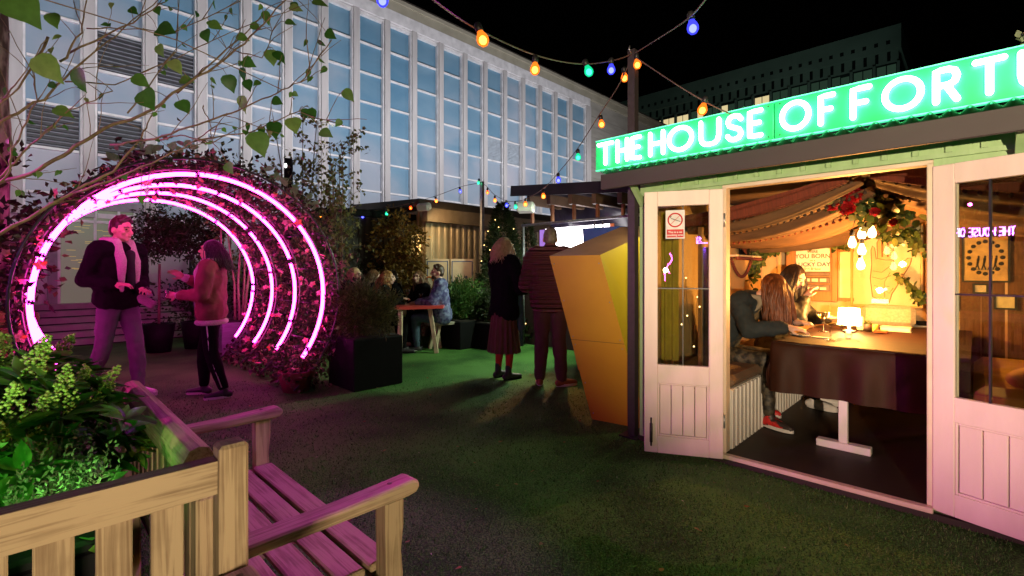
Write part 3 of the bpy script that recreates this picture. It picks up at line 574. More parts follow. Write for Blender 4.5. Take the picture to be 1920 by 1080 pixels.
for s, sz, fy, mm in (('WERE',.036,.86,M_RT),('YOU BORN',.062,.66,M_RT),('on a',.03,.48,M_GT),('LUCKY DAY',.058,.30,M_BT),('See Below',.036,.11,M_GT)):
    text_mb(s,sz,lambda x,y,fy=fy:(mid+x,-.0615,wz0+hN*fy+y),bold=.0012).build('lettering', mm, cb)
dr = MB(); kn = MB()
for r_, (ya,yb) in enumerate(((.42,.48),(.30,.40),(.17,.28))): dr.bb(-W*.66,W*.74,-.075,-.051,Hh*ya*.98,Hh*yb*.98,.006)
dr.build('drawer_front', mat('grey_brown',(.20,.13,.08),(.12,.08,.05),scale=12), cb)
for i in range(4): 
    x = -W*.48+i*W*.32; kn.bb(x-W*.12,x+W*.12,-.078,-.0755,Hh*.19,Hh*.23); kn.bb(x-W*.12,x+W*.12,-.078,-.0755,Hh*.32,Hh*.37)
kn.build('label_card', mat('label_card',(.75,.65,.45)), cb)
x0,x1,z0,z1 = wallrect(1575,470,1599,561); o = hthing('wall_panel','narrow cream framed panel between the cabinet and the palm chart','picture',(x0+x1)/2,VW,z0); Wp=(x1-x0)/2; MB().bb(-Wp,Wp,-.012,0,.012,z1-z0-.012).build('sheet', mat('cream_sheet',(.78,.68,.48)), o); f_=MB(); f_.bb(-Wp-.012,Wp+.012,-.02,0,-.02,.0115); f_.bb(-Wp-.012,Wp+.012,-.02,0,z1-z0-.0115,z1-z0+.01); f_.build('frame', M_ORW, o)
# more pictures farther right, seen through the right door
for k,(u,z,w_,h_,lab,cA) in enumerate(((1.25,1.20,.27,.38,'gold arched poster with dark figures seen through the right hut door',(.62,.36,.10)),(1.22,1.10,.07,.06,'small cream card frame under the arched poster',(.7,.55,.3)),(1.37,.97,.11,.10,'small bright framed print at the right of the arched poster',(.75,.6,.25)),(1.02,.95,.08,.12,'small dark framed print right of the palm chart',(.35,.18,.06)),(1.02,1.42,.07,.16,'slim tan framed print high beside the palm chart',(.5,.3,.12)))):
    o = hthing('wall_print',lab,'picture',u,VW,z); MB().bb(-w_/2,w_/2,-.01,0,0,h_).build('sheet', mat('print_%d'%k,cA,tuple(x*.6 for x in cA),scale=14), o); f = MB(); f.bb(-w_/2-.015,-w_/2,-.02,0,-.015,h_+.015); f.bb(w_/2,w_/2+.015,-.02,0,-.015,h_+.015); f.bb(-w_/2,w_/2,-.02,0,-.015,0); f.bb(-w_/2,w_/2,-.02,0,h_,h_+.015); f.build('frame', M_DARKW, o)
    if k==0:
        mk = MB()
        for i in range(16):
            t = 2*math.pi*i/16; mk.ell((math.cos(t)*.105,-.013,.20+math.sin(t)*.14),(.017,.003,.017),None,8,6)
        for x in (-.05,-.01,.03,.06): mk.cap((x,-.0125,.14),(x+.006,-.0125,.19),.007,.009,6); mk.ell((x+.008,-.0125,.208),(.008,.003,.010),None,7,5); mk.cap((x,-.0125,.14),(x-.012,-.0125,.10),.005,.004,6); mk.cap((x,-.0125,.14),(x+.012,-.0125,.10),.005,.004,6)
        mk.bar((-.08,-.0125,.096),(.085,-.0125,.096),.006,.003)
        mk.build('printed_figures', M_DARKW, o)
o = hthing('curtain','added brown cloth darkening the back wall at the right side of the hut','curtain',1.75,VB-.045,.06); MB().sheet(lambda a,b:(-.66+1.24*a, -.0075+.004*math.sin(a*60), 1.85*b),70,3).build('cloth', mat('wall_darkening_cloth',(.17,.075,.032),(.11,.048,.02),rough=.9,st=(8,1,1)), o)  # cloth added to darken this brightly lit part of the wall
# sofa with cushions at right, seen through the door pane
o = hthing('sofa','mustard yellow upholstered sofa seen through the right hut door','sofa',1.50,1.05,.058); s_ = MB(); s_.bb(-.3,.3,-.5,.9,.0,.34,.03); s_.build('base', mat('dark_upholstery',(.08,.05,.03)), o); s_ = MB(); s_.bb(-.32,.32,-.52,.92,.3405,.56,.05); s_.build('seat', mat('mustard',(.55,.32,.07),rough=.9,bump=.3), o)
for (u,v,z,rx,lab,cA,cB) in ((1.62,.80,.78,.5,'patterned black and cream cushion standing on the mustard sofa',(.55,.48,.35),(.02,.02,.02)),(1.50,.68,.68,1.25,'plain golden cushion lying on the mustard sofa',(.60,.33,.08),(.5,.26,.06))):
    mb = MB(); mb.ell((0,0,0),(.19,.075,.19),Euler((rx,0,.4)).to_matrix(),18,12); tag(mb.build('cushion', mat('cushion_'+lab[:5],cA,cB,rough=.9,scale=9,tight=(.47,.53)), None, at=hw(u,v,z), rot=ROT), lab, 'cushion')
# left wall shelf and its things
a = hpu(1368,478,-.595); b = hpu(1408,476,-.595); o = hthing('wall_shelf','narrow white wall shelf with a dark lettered board on the left inner wall','shelf',-.593,(a.y+b.y)/2,a.z); Ls = abs(b.y-a.y)/2+.1; MB().bb(0,.1,-Ls,Ls,-.02,0,.003).build('board', M_CREAM, o)
fb = MB()
for i in range(24): fb.ell((.104,-Ls+i*Ls/12,-.035),(.014,.014,.018),None,7,5)
fb.build('pompom_trim', mat('burgundy_pompom',(.14,.02,.02)), o)
o = hthing('lettered_board','small black board with cream capitals standing on the left shelf','sign',-.57,(a.y+b.y)/2,a.z+.002); MB().bb(0,.012,-.13,.16,0,.17).build('board', M_BLK, o); lt = MB()
text_mb('THE',.09,lambda x,y:(.0135,x-.06,.085+y),bold=.001).build('lettering', mat('cream_print',(.75,.65,.5)), o)
# drapes
M_LIN = mat('tan_linen',(.15,.075,.03),(.085,.042,.017),rough=.85,scale=6,st=(1,6,1),bump=.2); M_RUST = mat('rust_cloth',(.16,.03,.012),(.10,.02,.008),rough=.9,bump=.3,st=(12,1,1)); M_BRN = mat('brown_cloth',(.10,.055,.03),rough=.9)
M_POM = mat('dark_pompom',(.05,.03,.02),rough=.95)
def swag(ua,za,ub,zb,sag,v0,v1,m,label,fringe=None,group='cloth swags under the hut ceiling'):
    o = hthing('cloth_swag',label,'drape',(ua+ub)/2,(v0+v1)/2,max(za,zb),group); cu,cv,cz = (ua+ub)/2,(v0+v1)/2,max(za,zb)
    def f(a,b):
        v = v0+(v1-v0)*b; s = sag*(1-.35*math.cos(b*5+ua)); fold = .012*math.sin(b*22+a*3)+.01*math.sin(b*9)
        return (ua+(ub-ua)*a-cu, v-cv, za+(zb-za)*a-4*s*a*(1-a)+fold-cz-.04*math.sin(b*math.pi))
    MB().sheet(f,22,22).build('cloth', m, o)
    if fringe:
        mb = MB()
        for i in range(1,26):
            p = Vector(f(i/26,0)); mb.ell(p+Vector((0,-.005,-.03)),(.013,.013,.015),None,7,5); mb.tube([p,p+Vector((0,-.005,-.02))],.003,5)
        mb.build('pompom_fringe', fringe, o)
swag(-.58,1.70,.60,1.90,.06,.30,.44,M_RUST,'rust red ribbed swag nearest the doorway at left')
swag(-.58,1.66,.64,1.93,.09,.56,.82,M_LIN,'tan linen swag with dark pompoms left of the roses',M_POM)
swag(-.58,1.62,.66,1.90,.10,.98,1.28,M_LIN,'tan linen swag with dark pompoms behind the first, left side',M_POM)
swag(-.58,1.58,.66,1.84,.10,1.5,1.9,M_LIN,'deep tan swag with rust pompoms near the back wall, left side',M_RUST)
swag(-.58,1.55,.9,1.80,.08,2.1,2.5,M_BRN,'dark brown swag along the back wall behind the ivy')
swag(.72,1.92,2.35,1.70,.06,.3,.5,M_RUST,'rust red swag nearest the doorway at right')
swag(.70,1.92,2.35,1.60,.10,.6,1.0,M_LIN,'tan linen swag with dark pompoms right of the roses',M_POM)
swag(.72,1.88,2.35,1.58,.10,1.1,1.5,M_LIN,'tan linen swag with dark pompoms behind the first, right side',M_POM)
swag(.72,1.86,2.35,1.56,.10,1.6,2.1,M_LIN,'deep tan swag with rust pompoms near the back wall, right side',M_RUST)
o = MB().bb(U0+.06,U1-.06,.06,VB-.06,1.955,1.965).build('ceiling_lining', M_CEIL, hut)
o = hthing('red_cloth','crumpled red cloth hanging over the shelf on the left wall','drape',-.56,(a.y+b.y)/2,1.50); MB().sheet(lambda p,q: (.02+.03*math.sin(q*7), -.16+.34*q, .14-.2*p*(.6+.4*math.sin(q*5))),10,16).build('cloth', M_RUST, o)
# pompom garland on the left wall
p1 = hpu(1368,480,-.59); p2 = hpu(1412,470,-.59); o = hthing('pompom_garland','burgundy pompom garland looping below the left shelf','garland',-.585,p1.y,p1.z); mb = MB()
for i in range(30):
    t = i/29; mb.ell((.01,(p2.y-p1.y)*t-.02,(p2.z-p1.z)*t-.26*4*t*(1-t)*.95),(.017,.017,.017),None,7,5)
mb.build('pompoms', mat('burgundy_wool',(.16,.03,.02),rough=.95), o)
# ivy garlands and roses
M_IVY = leafmat('ivy_leaf',[(.03,.055,.012),(.07,.11,.03),(.16,.17,.05)],.45,.25)
def garland(label, pts, n, spread=.05, size=(.04,.075), name='ivy_garland', cat='garland'):
    o = hthing(name,label,cat,pts[0].x,pts[0].y,pts[0].z); b0 = pts[0]; mb = MB(); sm = MB(); sm.tube([p-b0 for p in pts],.005,6); sm.build('stem', M_TWIG, o)
    for i in range(n):
        t = random.random()*(len(pts)-1); k = min(int(t),len(pts)-2); p = pts[k].lerp(pts[k+1],t-k)-b0+Vector((random.gauss(0,spread),random.gauss(0,spread),random.gauss(0,spread)-.02))
        mb.leaf(p, rdir()+Vector((0,0,-.5)), rdir()+Vector((0,-1,0)), random.uniform(*size), random.uniform(*size)*.8)
    mb.build('foliage', M_IVY, o); return o
garland('ivy garland along the back wall above the lucky day cabinet',[hp(1412,500,2.4),hp(1432,470,2.4),hp(1480,452,2.45),hp(1530,445,2.45),hp(1585,452,2.45)],420,.035)
garland('ivy garland over the top corner of the palm chart',[hp(1640,425,2.3),hp(1680,440,2.4),hp(1715,430,2.4),hp(1722,470,2.4)],160,.03)
garland('trailing ivy sprig beside the hand on the palm chart',[hp(1690,513,2.35),hp(1705,530,2.35),hp(1722,545,2.35),hp(1726,560,2.35)],60,.02)
garland('hanging ivy bunch on the left wall below the swags',[hpu(1412,465,-.56),hpu(1416,490,-.56),hpu(1408,520,-.56)],150,.035)
bq = garland('big ivy and red rose bouquet hanging from the middle of the hut ceiling',[hp(1525,342,1.0),hp(1570,345,1.1),hp(1610,362,1.2),hp(1640,380,1.2),hp(1680,408,1.2)],600,.062,(.045,.085),'hanging_bouquet','bouquet')
M_ROSE = leafmat('rose_petal',[(.20,.004,.006),(.45,.01,.012)],.6,.2); b0 = bq.location.copy()
for px,py,rr in ((1598,368,.075),(1560,388,.05),(1590,395,.055),(1590,335,.06),(1537,358,.05),(1640,400,.035),(1675,420,.03)):
    c = hp(px,py,1.02)-hp(1525,345,1.0); mb = MB()
    for i in range(46):
        d = rdir(); d.y = -abs(d.y)*.6+.1; k = random.uniform(.3,1); mb.tri(c+d*rr*k*.4, d+rdir()*.7, rdir(), rr*.8, rr*.9)
    mb.build('rose', M_ROSE, bq)
# pendant bulbs
M_BULBW = emit('filament_glow',(1,.50,.16),26); pend = hthing('pendant_cluster','cluster of five bare filament bulbs hanging under the ivy bouquet','pendant light',.62,1.45,1.9)
for px,py in ((1598,456),(1616,440),(1635,437),(1616,470),(1614,497)):
    c = hp(px,py,1.45)-Vector((.62,1.45,1.9)); mb = MB(); mb.lathe([(.0,-.04),(.022,-.03),(.03,-.005),(.024,.02),(.014,.045),(.013,.055)],c,14); o = mb.build('bulb', M_BULBW, pend)
    k = MB(); k.lathe([(.014,.055),(.017,.06),(.017,.1),(.006,.11)],c,10); k.tube([c+Vector((0,0,.11)),Vector((c.x*.5,0,.04))],.003,5); k.build('flex', M_BLACK, o)
lamp('pendant_light','POINT',hw(.60,1.42,1.36),62,(1,.39,.07),shadow_soft_size=.03)
# string of white fairy lights inside the left window
fl = MB(); src = hthing('fairy_lights','string of tiny warm white lights inside the left hut window','fairy lights',-.5,.2,1.2)
wire = []
for i in range(12):
    t = i/11; p = Vector((-.02+t*.34, .02+.03*math.sin(i*2.2), -.12+.25*math.sin(i*1.9)-.25*t)); wire.append(p); fl.ell(p,(.006,.006,.006),None,8,6)
fl.build('bulbs', emit('fairy_glow',(1,.62,.25),9), src); MB().tube(wire,.0015,5).build('wire', M_BLACK, src)
cu = hthing('curtain','yellow gathered curtain inside the left hut window','curtain',-.45,.10,.45); mb = MB(); mb.sheet(lambda a,b:(-.08+.13*a,.02*math.sin(a*14),1.28*b),20,4); mb.build('cloth', mat('yellow_cloth',(.60,.40,.04),rough=.8), cu)
o = hthing('mirror','tall tan framed mirror post standing inside the left hut window','mirror',-.26,.22,.06); f = MB(); f.bb(-.03,.0,-.02,.02,0,1.55,.004); f.bb(.05,.11,-.02,.02,0,1.45,.004); f.build('frame', M_ORW, o); MB().bb(.0005,.0495,-.005,.005,.1,1.4).build('glass', mat('mirror_glass',(.5,.5,.5),rough=.1,metal=1), o)
# ---------------------------------------------------------------- long hall with sky-blue glazing
FO = Vector((-7.5,9.5,0)); hall = thing('event_hall','long pale hall with tall white fins and sky blue window bays','building',FO,ROT)   # local y along it, x outwards
M_FIN = mat('fin_concrete',(.54,.52,.50),(.44,.42,.41),rough=.7,scale=2.5,bump=.15,st=(3,3,.5)); M_FRAME = mat('white_frame',(.82,.81,.80),rough=.5,scale=4); M_RENDER = mat('pale_render',(.66,.63,.64),(.58,.55,.56),rough=.8,scale=1.5,bump=.1)
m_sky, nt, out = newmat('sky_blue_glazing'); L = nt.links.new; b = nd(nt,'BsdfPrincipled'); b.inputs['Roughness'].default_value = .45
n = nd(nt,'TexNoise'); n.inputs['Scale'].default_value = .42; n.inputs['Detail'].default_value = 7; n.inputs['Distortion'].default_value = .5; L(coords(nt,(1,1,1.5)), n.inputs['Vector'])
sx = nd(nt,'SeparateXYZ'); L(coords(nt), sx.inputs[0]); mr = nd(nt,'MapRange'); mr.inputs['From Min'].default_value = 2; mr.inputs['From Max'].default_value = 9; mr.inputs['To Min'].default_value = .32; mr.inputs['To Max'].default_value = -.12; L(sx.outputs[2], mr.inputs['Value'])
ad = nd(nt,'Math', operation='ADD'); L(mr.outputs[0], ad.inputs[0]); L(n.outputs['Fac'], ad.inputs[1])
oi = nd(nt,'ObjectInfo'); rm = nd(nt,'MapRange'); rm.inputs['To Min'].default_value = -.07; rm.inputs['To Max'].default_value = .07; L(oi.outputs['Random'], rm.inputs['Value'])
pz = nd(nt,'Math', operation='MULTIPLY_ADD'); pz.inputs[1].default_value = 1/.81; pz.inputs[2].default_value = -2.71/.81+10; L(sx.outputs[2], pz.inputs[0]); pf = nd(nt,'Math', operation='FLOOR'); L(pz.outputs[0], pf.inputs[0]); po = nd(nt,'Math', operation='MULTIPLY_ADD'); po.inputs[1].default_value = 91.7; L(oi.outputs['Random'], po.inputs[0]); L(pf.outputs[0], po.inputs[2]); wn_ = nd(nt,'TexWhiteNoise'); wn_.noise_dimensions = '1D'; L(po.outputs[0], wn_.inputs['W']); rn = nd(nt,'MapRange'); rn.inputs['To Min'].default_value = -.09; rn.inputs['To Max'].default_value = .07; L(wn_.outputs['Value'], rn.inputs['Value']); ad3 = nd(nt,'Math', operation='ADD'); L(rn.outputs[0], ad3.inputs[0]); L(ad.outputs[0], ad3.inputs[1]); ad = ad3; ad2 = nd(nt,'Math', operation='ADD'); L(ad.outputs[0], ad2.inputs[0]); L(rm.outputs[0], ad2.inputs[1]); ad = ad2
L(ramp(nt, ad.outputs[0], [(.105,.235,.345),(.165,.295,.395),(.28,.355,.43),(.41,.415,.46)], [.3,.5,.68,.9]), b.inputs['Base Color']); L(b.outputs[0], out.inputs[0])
ts = [-2.6,-1.65,-.69,.245,1.139,2.03,2.945,3.847,4.73,5.67,6.587,7.577,8.555,9.455,10.41,11.36,12.32,13.26,14.24,15.5]; ZB, ZTOP = 2.3, 8.4
zt = [2.71,3.52,4.33,5.14,5.95,6.76,7.58]
bd = MB(); bd.bb(-.5,-.10,-6,15.6,0,2.3); bd.bb(-.5,-.10,-6,15.6,ZTOP+.12,8.75); bd.bb(-.5,-.30,-6,15.6,2.3,ZTOP+.12); bd.build('wall', M_RENDER, hall)
bd2 = MB(); bd2.bb(-14,-.10,15.601,34,0,8.75)
bd2.build('block_wall', None or mat('block_wall_concrete',(.40,.38,.33),(.30,.29,.25),rough=.9,scale=1.2,bump=.3,st=(1,1,4)), hall)
pj = MB()
for k in range(18): pj.bb(-.10,-.094,15.61,33,.45*k+.44,.45*k+.452)
pj.build('mortar_line', mat('mortar',(.24,.23,.2)), hall)
pp = MB(); pp.bb(-14,.02,-6,34,8.751,9.02); pp.bb(-14,.07,-6,34,9.021,9.13); pp.build('parapet', mat('parapet_stone',(.40,.37,.28),(.31,.29,.21),rough=.85,scale=2,bump=.2), hall)
cp = MB(); cp.bb(-14,.10,-6,34,9.1305,9.16); cp.build('coping', M_DARKW, hall)
MB().bb(-.10,.03,-6,15.6,ZTOP+.02,ZTOP+.35).build('head_band', M_FRAME, hall)
for k, t in enumerate(ts):
    w2 = .085 if t < 15 else .16; fn = MB(); fn.bb(-.10,.035,t-w2,t+w2,ZB,ZTOP+.019,.006); fn.build('fin', M_FIN, hall)
louv = {(2,4):1,(3,4):1,(1,2):1,(2,2):1,(13,4):2,(14,4):2}
M_LOUV = mat('dark_louvre',(.05,.05,.055),rough=.5); M_LOUV2 = mat('pale_louvre',(.42,.48,.53),rough=.5)
for k in range(len(ts)-1):
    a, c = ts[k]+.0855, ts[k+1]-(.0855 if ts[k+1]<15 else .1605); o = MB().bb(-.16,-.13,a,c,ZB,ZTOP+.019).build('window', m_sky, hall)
    f = MB(); f.bb(-.129,-.02,a,a+.035,ZB,ZTOP,.003); f.bb(-.129,-.02,c-.035,c,ZB,ZTOP,.003)
    for z in zt: f.bb(-.129,-.06,a+.046,c-.046,z-.024,z+.024,.003)
    f.bb(-.129,-.03,a+.046,c-.046,ZB,ZB+.09); f.bb(-.129,-.03,a+.046,c-.046,ZTOP-.09,ZTOP); f.build('frame', M_FRAME, o)
    for (kk,row),v in louv.items():
        if kk == k:
            lv = MB(); z0 = zt[row-1]+.036 if v==2 or row==4 else zt[row-1]+.036; z0 = zt[row-1]+.036; z1 = zt[row]-.036; lv.bb(-.128,-.12,a+.047,c-.047,z0,z1)
            nn = 9 if v==1 else 14
            for i in range(nn): z = z0+(z1-z0)*(i+.5)/nn; lv.box((-.095,(a+c)/2,z),(.05,c-a-.1,.012),Euler((0,R(35),0)).to_matrix())
            lv.build('louvre', M_LOUV if v==1 else M_LOUV2, o)
            if v==1:
                hl = MB()
                for i in range(nn): z = z0+(z1-z0)*(i+.5)/nn; hl.box((-.068,(a+c)/2,z-.018),(.006,c-a-.1,.02))
                hl.build('louvre_edge', mat('louvre_edge',(.22,.24,.27)) if 'louvre_edge' not in bpy.data.materials else bpy.data.materials['louvre_edge'], o)
# entrance and steps
er = MB(); er.bb(-.095,.0,-1.25,-1.12,.69,2.62); er.bb(-.095,.0,.02,.14,.69,2.62); er.bb(-.095,.0,-1.12,.02,2.45,2.62); er.build('door_surround', mat('grey_surround',(.32,.30,.33),rough=.6), hall)
o = MB().bb(-.09,-.05,-1.12,.02,.69,2.45).build('entrance_door', glow('lit_lobby',(.10,.12,.08),(.55,.62,.40),.16), hall); f = MB()
for y in (-1.12,-.62,-.27,-.02): f.bb(-.0495,-.01,y,y+.04,.69,2.45)
f.bb(-.0495,-.01,-1.08,-.02,2.2,2.25); f.build('frame', M_FRAME, o); gl = MB(); gl.bb(-.049,-.03,-.225,-.02,.69,2.19); gl.build('lit_panel', glow('white_lit_panel',(.8,.85,.8),(.75,1,.85),1.0), o)
fo = MB()
for i in range(40): y = random.uniform(-1.0,-.4); z = random.uniform(1.3,2.15); fo.bb(-.048,-.047,y,y+.1,z,z+.008)
fo.build('blind', glow('gold_blind',(.5,.4,.1),(.6,.5,.1),.45), o)
stp = thing('stone_steps','grey six step stair with a dark landing leading up to the hall door','steps',FO+EX*.5+EY*-.2,ROT); s_ = MB()
for i in range(6): s_.bb(.46-.16*i-.17 if i<5 else -.49,.46-.16*i,-1.35,1.05,.115*i+.018,.115*(i+1)); 
s_.build('tread', mat('step_timber',(.42,.38,.38),(.3,.27,.27),rough=.7,scale=4,st=(4,1,1)), stp); s2 = MB()
for i in range(6): s2.bb(-.48,.45-.16*i,-1.34,1.04,.115*i,.115*i+.0175)
s2.build('riser', M_BLK, stp)
for yy, lab in ((-1.42,'dark metal stair railing at the left of the hall steps'),(1.12,'dark metal stair railing at the right of the hall steps')):
    o = thing('stair_railing',lab,'railing',FO+EX*.5+EY*(yy-.2),ROT); r_ = MB()
    for x,z0,z1 in ((-.45,.0,1.6),(.42,0,1.02)): r_.bb(x-.02,x+.02,-.02,.02,z0,z1)
    r_.bar((-.45,0,1.6),(.42,0,1.02),.045,.03); r_.bar((-.45,0,1.42),(.42,0,.85),.025); r_.build('handrail', M_BLACK, o); i_ = MB(); i_.prism([(-.43,.05),(.40,.05),(.40,.8),(-.43,1.35)], lambda x,y,k:(x,-.006+.012*k,y)); i_.build('infill_panel', mat('charcoal_panel',(.03,.025,.03)), o)
# ---------------------------------------------------------------- far office block
TO = Vector((48.6,60,0)); tw = thing('office_block','tall dark concrete office block with a few lit windows behind the sign','building',TO,ROT)   # local -x along its front
M_CONC = mat('dark_concrete',(.16,.17,.16),(.11,.12,.11),rough=.9,scale=.25,st=(1,1,1)); t_ = MB(); t_.bb(-75,0,0,24,0,31.9); t_.build('wall', M_CONC, tw); t_ = MB(); t_.bb(-75,.3,-.6,24,29.2,32.2); t_.build('parapet', M_CONC, tw)
band = MB()
for i in range(60):
    x = -.9-1.22*i; MB().bb(x-.28,x+.12,-.605,-.59,29.95,30.45).build('vent_hole', M_BLK, tw); MB().bb(x-.25,x+.1,-.03,-.001,28.0,29.5).build('slit', M_BLK, tw)
band.bb(-75,0,-.02,-.003,25.8,27.7); band.bb(-75,0,-.02,-.003,21.5,24.2); band.build('window_band', mat('dark_glazing',(.02,.025,.025),rough=.2), tw)
cl_ = MB()
for i in range(32): cl_.bb(-2.44*i-.15,-2.44*i+.15,-.35,-.021,14,27.7)
cl_.bb(-75,0,-.5,-.36,24.9,25.6); cl_.bb(-75,0,-.5,-.36,20.6,21.3); cl_.build('pier', M_CONC, tw)
M_LIT = emit('office_light',(1,.82,.42),.75); M_DIM = emit('office_dim',(.25,.5,.32),.07)
for i in range(31):
    for (z0,z1,pl) in ((25.85,27.75,.9 if i>4 else .25),(21.6,24.2,.6)):
        for hf in (0,1):
            x = -2.44*i-.25-hf*1.02; lit = random.random()<pl*.75; o = MB().bb(x-.9,x,-.10,-.05,z0+.3,z1-(.5 if lit else .3)).build('window', M_LIT if lit and random.random()<.62 else M_DIM, tw)
# ---------------------------------------------------------------- neon flower arch (local y across it, x towards its front)
AO = Vector((-2.917,4.51,0)); AR, AZ = 1.15, 1.038
arch = thing('flower_arch','round walk through tunnel of flowers and four pink neon rings','arch',AO,ROT)
M_PINK = emit('pink_neon',(1,.034,.52),26)
def ring(x, r, a0, a1, n): return [Vector((x, r*math.cos(R(a0+(a1-a0)*i/n)), AZ+r*math.sin(R(a0+(a1-a0)*i/n)))) for i in range(n+1)]
for k in range(4):
    x = -.77*k; cuts = [-37]+sorted(random.uniform(-20,200) for _ in range(6))+[217]; o = None
    nt_ = MB()
    for a0,a1 in zip(cuts,cuts[1:]):
        if a1-a0>3: nt_.tube(ring(x,AR+rnd(.006),a0+.35,a1-.35,max(4,int((a1-a0)/4))),.019,8)
    o = nt_.build('neon_tube', M_PINK, arch); cl2 = MB()
    for q in cuts[1:-1]:
        p = ring(x,AR,q,q+.1,1)[0]; MB().box(p,(.036,.036,.036)).build('clip', M_BLACK, o)
M_HOOP = mat('hoop_steel',(.10,.09,.09),rough=.4,metal=.6)
for x, r in ((.14,1.27),(-.04,1.2),(-.77,1.21),(-1.54,1.21),(-2.4,1.24)): MB().tube(ring(x,r,-52,232,60),.011,8).build('hoop', M_HOOP, arch)
rb = MB()
for i in range(15): a = R(-45+270*i/14); rb.tube([(.14,1.24*math.cos(a),AZ+1.24*math.sin(a)),(-2.4,1.24*math.cos(a),AZ+1.24*math.sin(a))],.008,6)
rb.build('tie_bar', M_HOOP, arch)
fol = MB(); blo = MB()
def shell(a): return 1.0+.25*math.sin(3*a+1)+.2*math.sin(7*a)
nL = 0
while nL < 20000:
    a = R(random.uniform(-52,232)); left = a > R(118); x = random.uniform(-2.5,.16); top = R(55)<a<R(125)
    th = (.44 if a<R(60) else .28 if not left else .18)*(.75+.4*noise.noise((math.cos(a)*3,math.sin(a)*3,x*3)))
    if left and random.random()<.45: continue
    if noise.noise((math.cos(a)*5,math.sin(a)*5+7,x*4)) < -.22: continue
    r = 1.19+abs(random.gauss(0,.5))*th; p = Vector((x, r*math.cos(a), AZ+r*math.sin(a)))
    if p.z < .02: continue
    nL += 1; d = rdir()*.9+Vector((0,math.cos(a),math.sin(a)))*.1+Vector((0,0,-.35)); fol.tri(p,d,rdir()+Vector((0,-math.cos(a),-math.sin(a))),random.uniform(.035,.085),random.uniform(.025,.055))
fol.build('foliage', leafmat('arch_leaf',[(.014,.018,.008),(.04,.045,.016),(.09,.075,.035),(.40,.20,.17)],.5,.25,[0,.4,.75,1]), arch)
for i in range(300):
    a = R(random.uniform(-48,228)); x = random.uniform(-2.45,.13); r = random.uniform(1.13,1.24) if random.random()<.7 else random.uniform(1.24,1.36); p = Vector((x,r*math.cos(a),AZ+r*math.sin(a)))
    if p.z<.03: continue
    n0 = (rdir()+Vector((.6,-math.cos(a),-math.sin(a)))).normalized(); t = n0.orthogonal().normalized(); s = random.uniform(.028,.055)
    for q in range(5): d = Matrix.Rotation(q*1.2566+i,3,n0)@t; blo.tri(p,d+n0*.25,n0,s,s*.85)
blo.build('blossoms', leafmat('blossom',[(.60,.15,.22),(.78,.42,.45),(.75,.25,.06),(.82,.66,.60)],.6,.35,[0,.4,.7,1]), arch)
# pale leaf sprays on top of the arch
sp_ = MB()
for i in range(46):
    a = R(random.choice([random.uniform(95,118),random.uniform(42,72)])); x = random.uniform(-.1,.15); p = Vector((x,1.36*math.cos(a),AZ+1.36*math.sin(a)))+Vector((rnd(.03),rnd(.03),rnd(.03))); sp_.leaf(p,rdir()+Vector((.4,0,.5)),Vector((1,0,.4)),.085,.06)
sp_.build('pale_leaves', leafmat('eucalyptus_leaf',[(.25,.36,.20),(.38,.46,.30)],.5,.3), arch)
# flower baskets at the arch's right foot
o = thing('flower_basket','dark basket of trailing flowers at the right foot of the neon arch','planter',AO+EX*.0+EY*.86,ROT)
MB().lathe([(.13,0),(.19,.22),(.17,.22),(.12,.04),(0,.04)],n=16).build('basket', mat('red_basket',(.20,.03,.03),rough=.8), o); mb = MB()
for i in range(420): p = Vector((rnd(.25),rnd(.22),random.uniform(.1,.5))); mb.tri(p,rdir()+Vector((0,0,-.2)),rdir(),random.uniform(.03,.07),.035)
mb.build('foliage', bpy.data.materials['arch_leaf'], o)
# ---------------------------------------------------------------- yellow, red and blue slanting counter pieces
M_YO = mat('ochre_paint',(.60,.33,.012),(.53,.28,.010),rough=.45,scale=3,bump=.08,bscale=80); M_YE = mat('yellow_paint',(.75,.55,.03),(.68,.49,.025),rough=.5,scale=2,bump=.05); M_TOP = mat('peach_top',(.62,.36,.20),(.5,.28,.16),rough=.4,scale=5); M_RED = mat('red_orange_paint',(.75,.10,.02),rough=.5); M_BLU = mat('blue_paint',(.05,.15,.55),rough=.5)
def slab(name,label,A,B,Fp,E,back,rise,mf,ms,mt,low=0.0):
    o = thing(name,label,'counter',E,0); v = [Vector(p)-Vector(E) for p in (A,B,Fp,E)]; bk = [p+EY*back+Vector((0,0,rise)) if i<2 else p+EY*back*.9+EX*low for i,p in enumerate(v)]
    allv = v+bk; MB().add(allv[:4],[[0,3,2,1]]).build('front_panel', mf, o); MB().add(allv,[[1,2,6,5],[0,4,7,3],[4,5,6,7],[2,3,7,6]]).build('side_panel', ms, o); MB().add([allv[i] for i in (0,1,5,4)],[[0,1,2,3]]).build('top_panel', mt, o)
    sc2 = MB(); sc2.bar(allv[1].lerp(allv[5],.05)+EX*.004-Vector((0,0,.05)),allv[1].lerp(allv[5],.95)+EX*.004-Vector((0,0,.05)),.002,.006); sc2.build('joint_line', M_DARKW, o)
    a_,b_,f_,e_ = v; nrm = ((b_-a_).cross(e_-a_)).normalized(); nrm = nrm if nrm.y<0 else -nrm; sm_ = MB(); sm_.bar(a_.lerp(e_,.52)+nrm*.001,b_.lerp(f_,.52)+nrm*.001,.003,.003); sm_.build('panel_seam', M_DARKW, o)
    for t in (.05,.28,.5,.55,.78,.96):
        for l_,r_ in ((a_,e_),(b_,f_)): p = l_.lerp(r_,t).lerp((b_ if l_ is a_ else a_).lerp(f_ if l_ is a_ else e_,t),.06); MB().ell(p+nrm*.001,(.006,.003,.006),None,8,6).build('screw', M_STEEL, o)
    return o
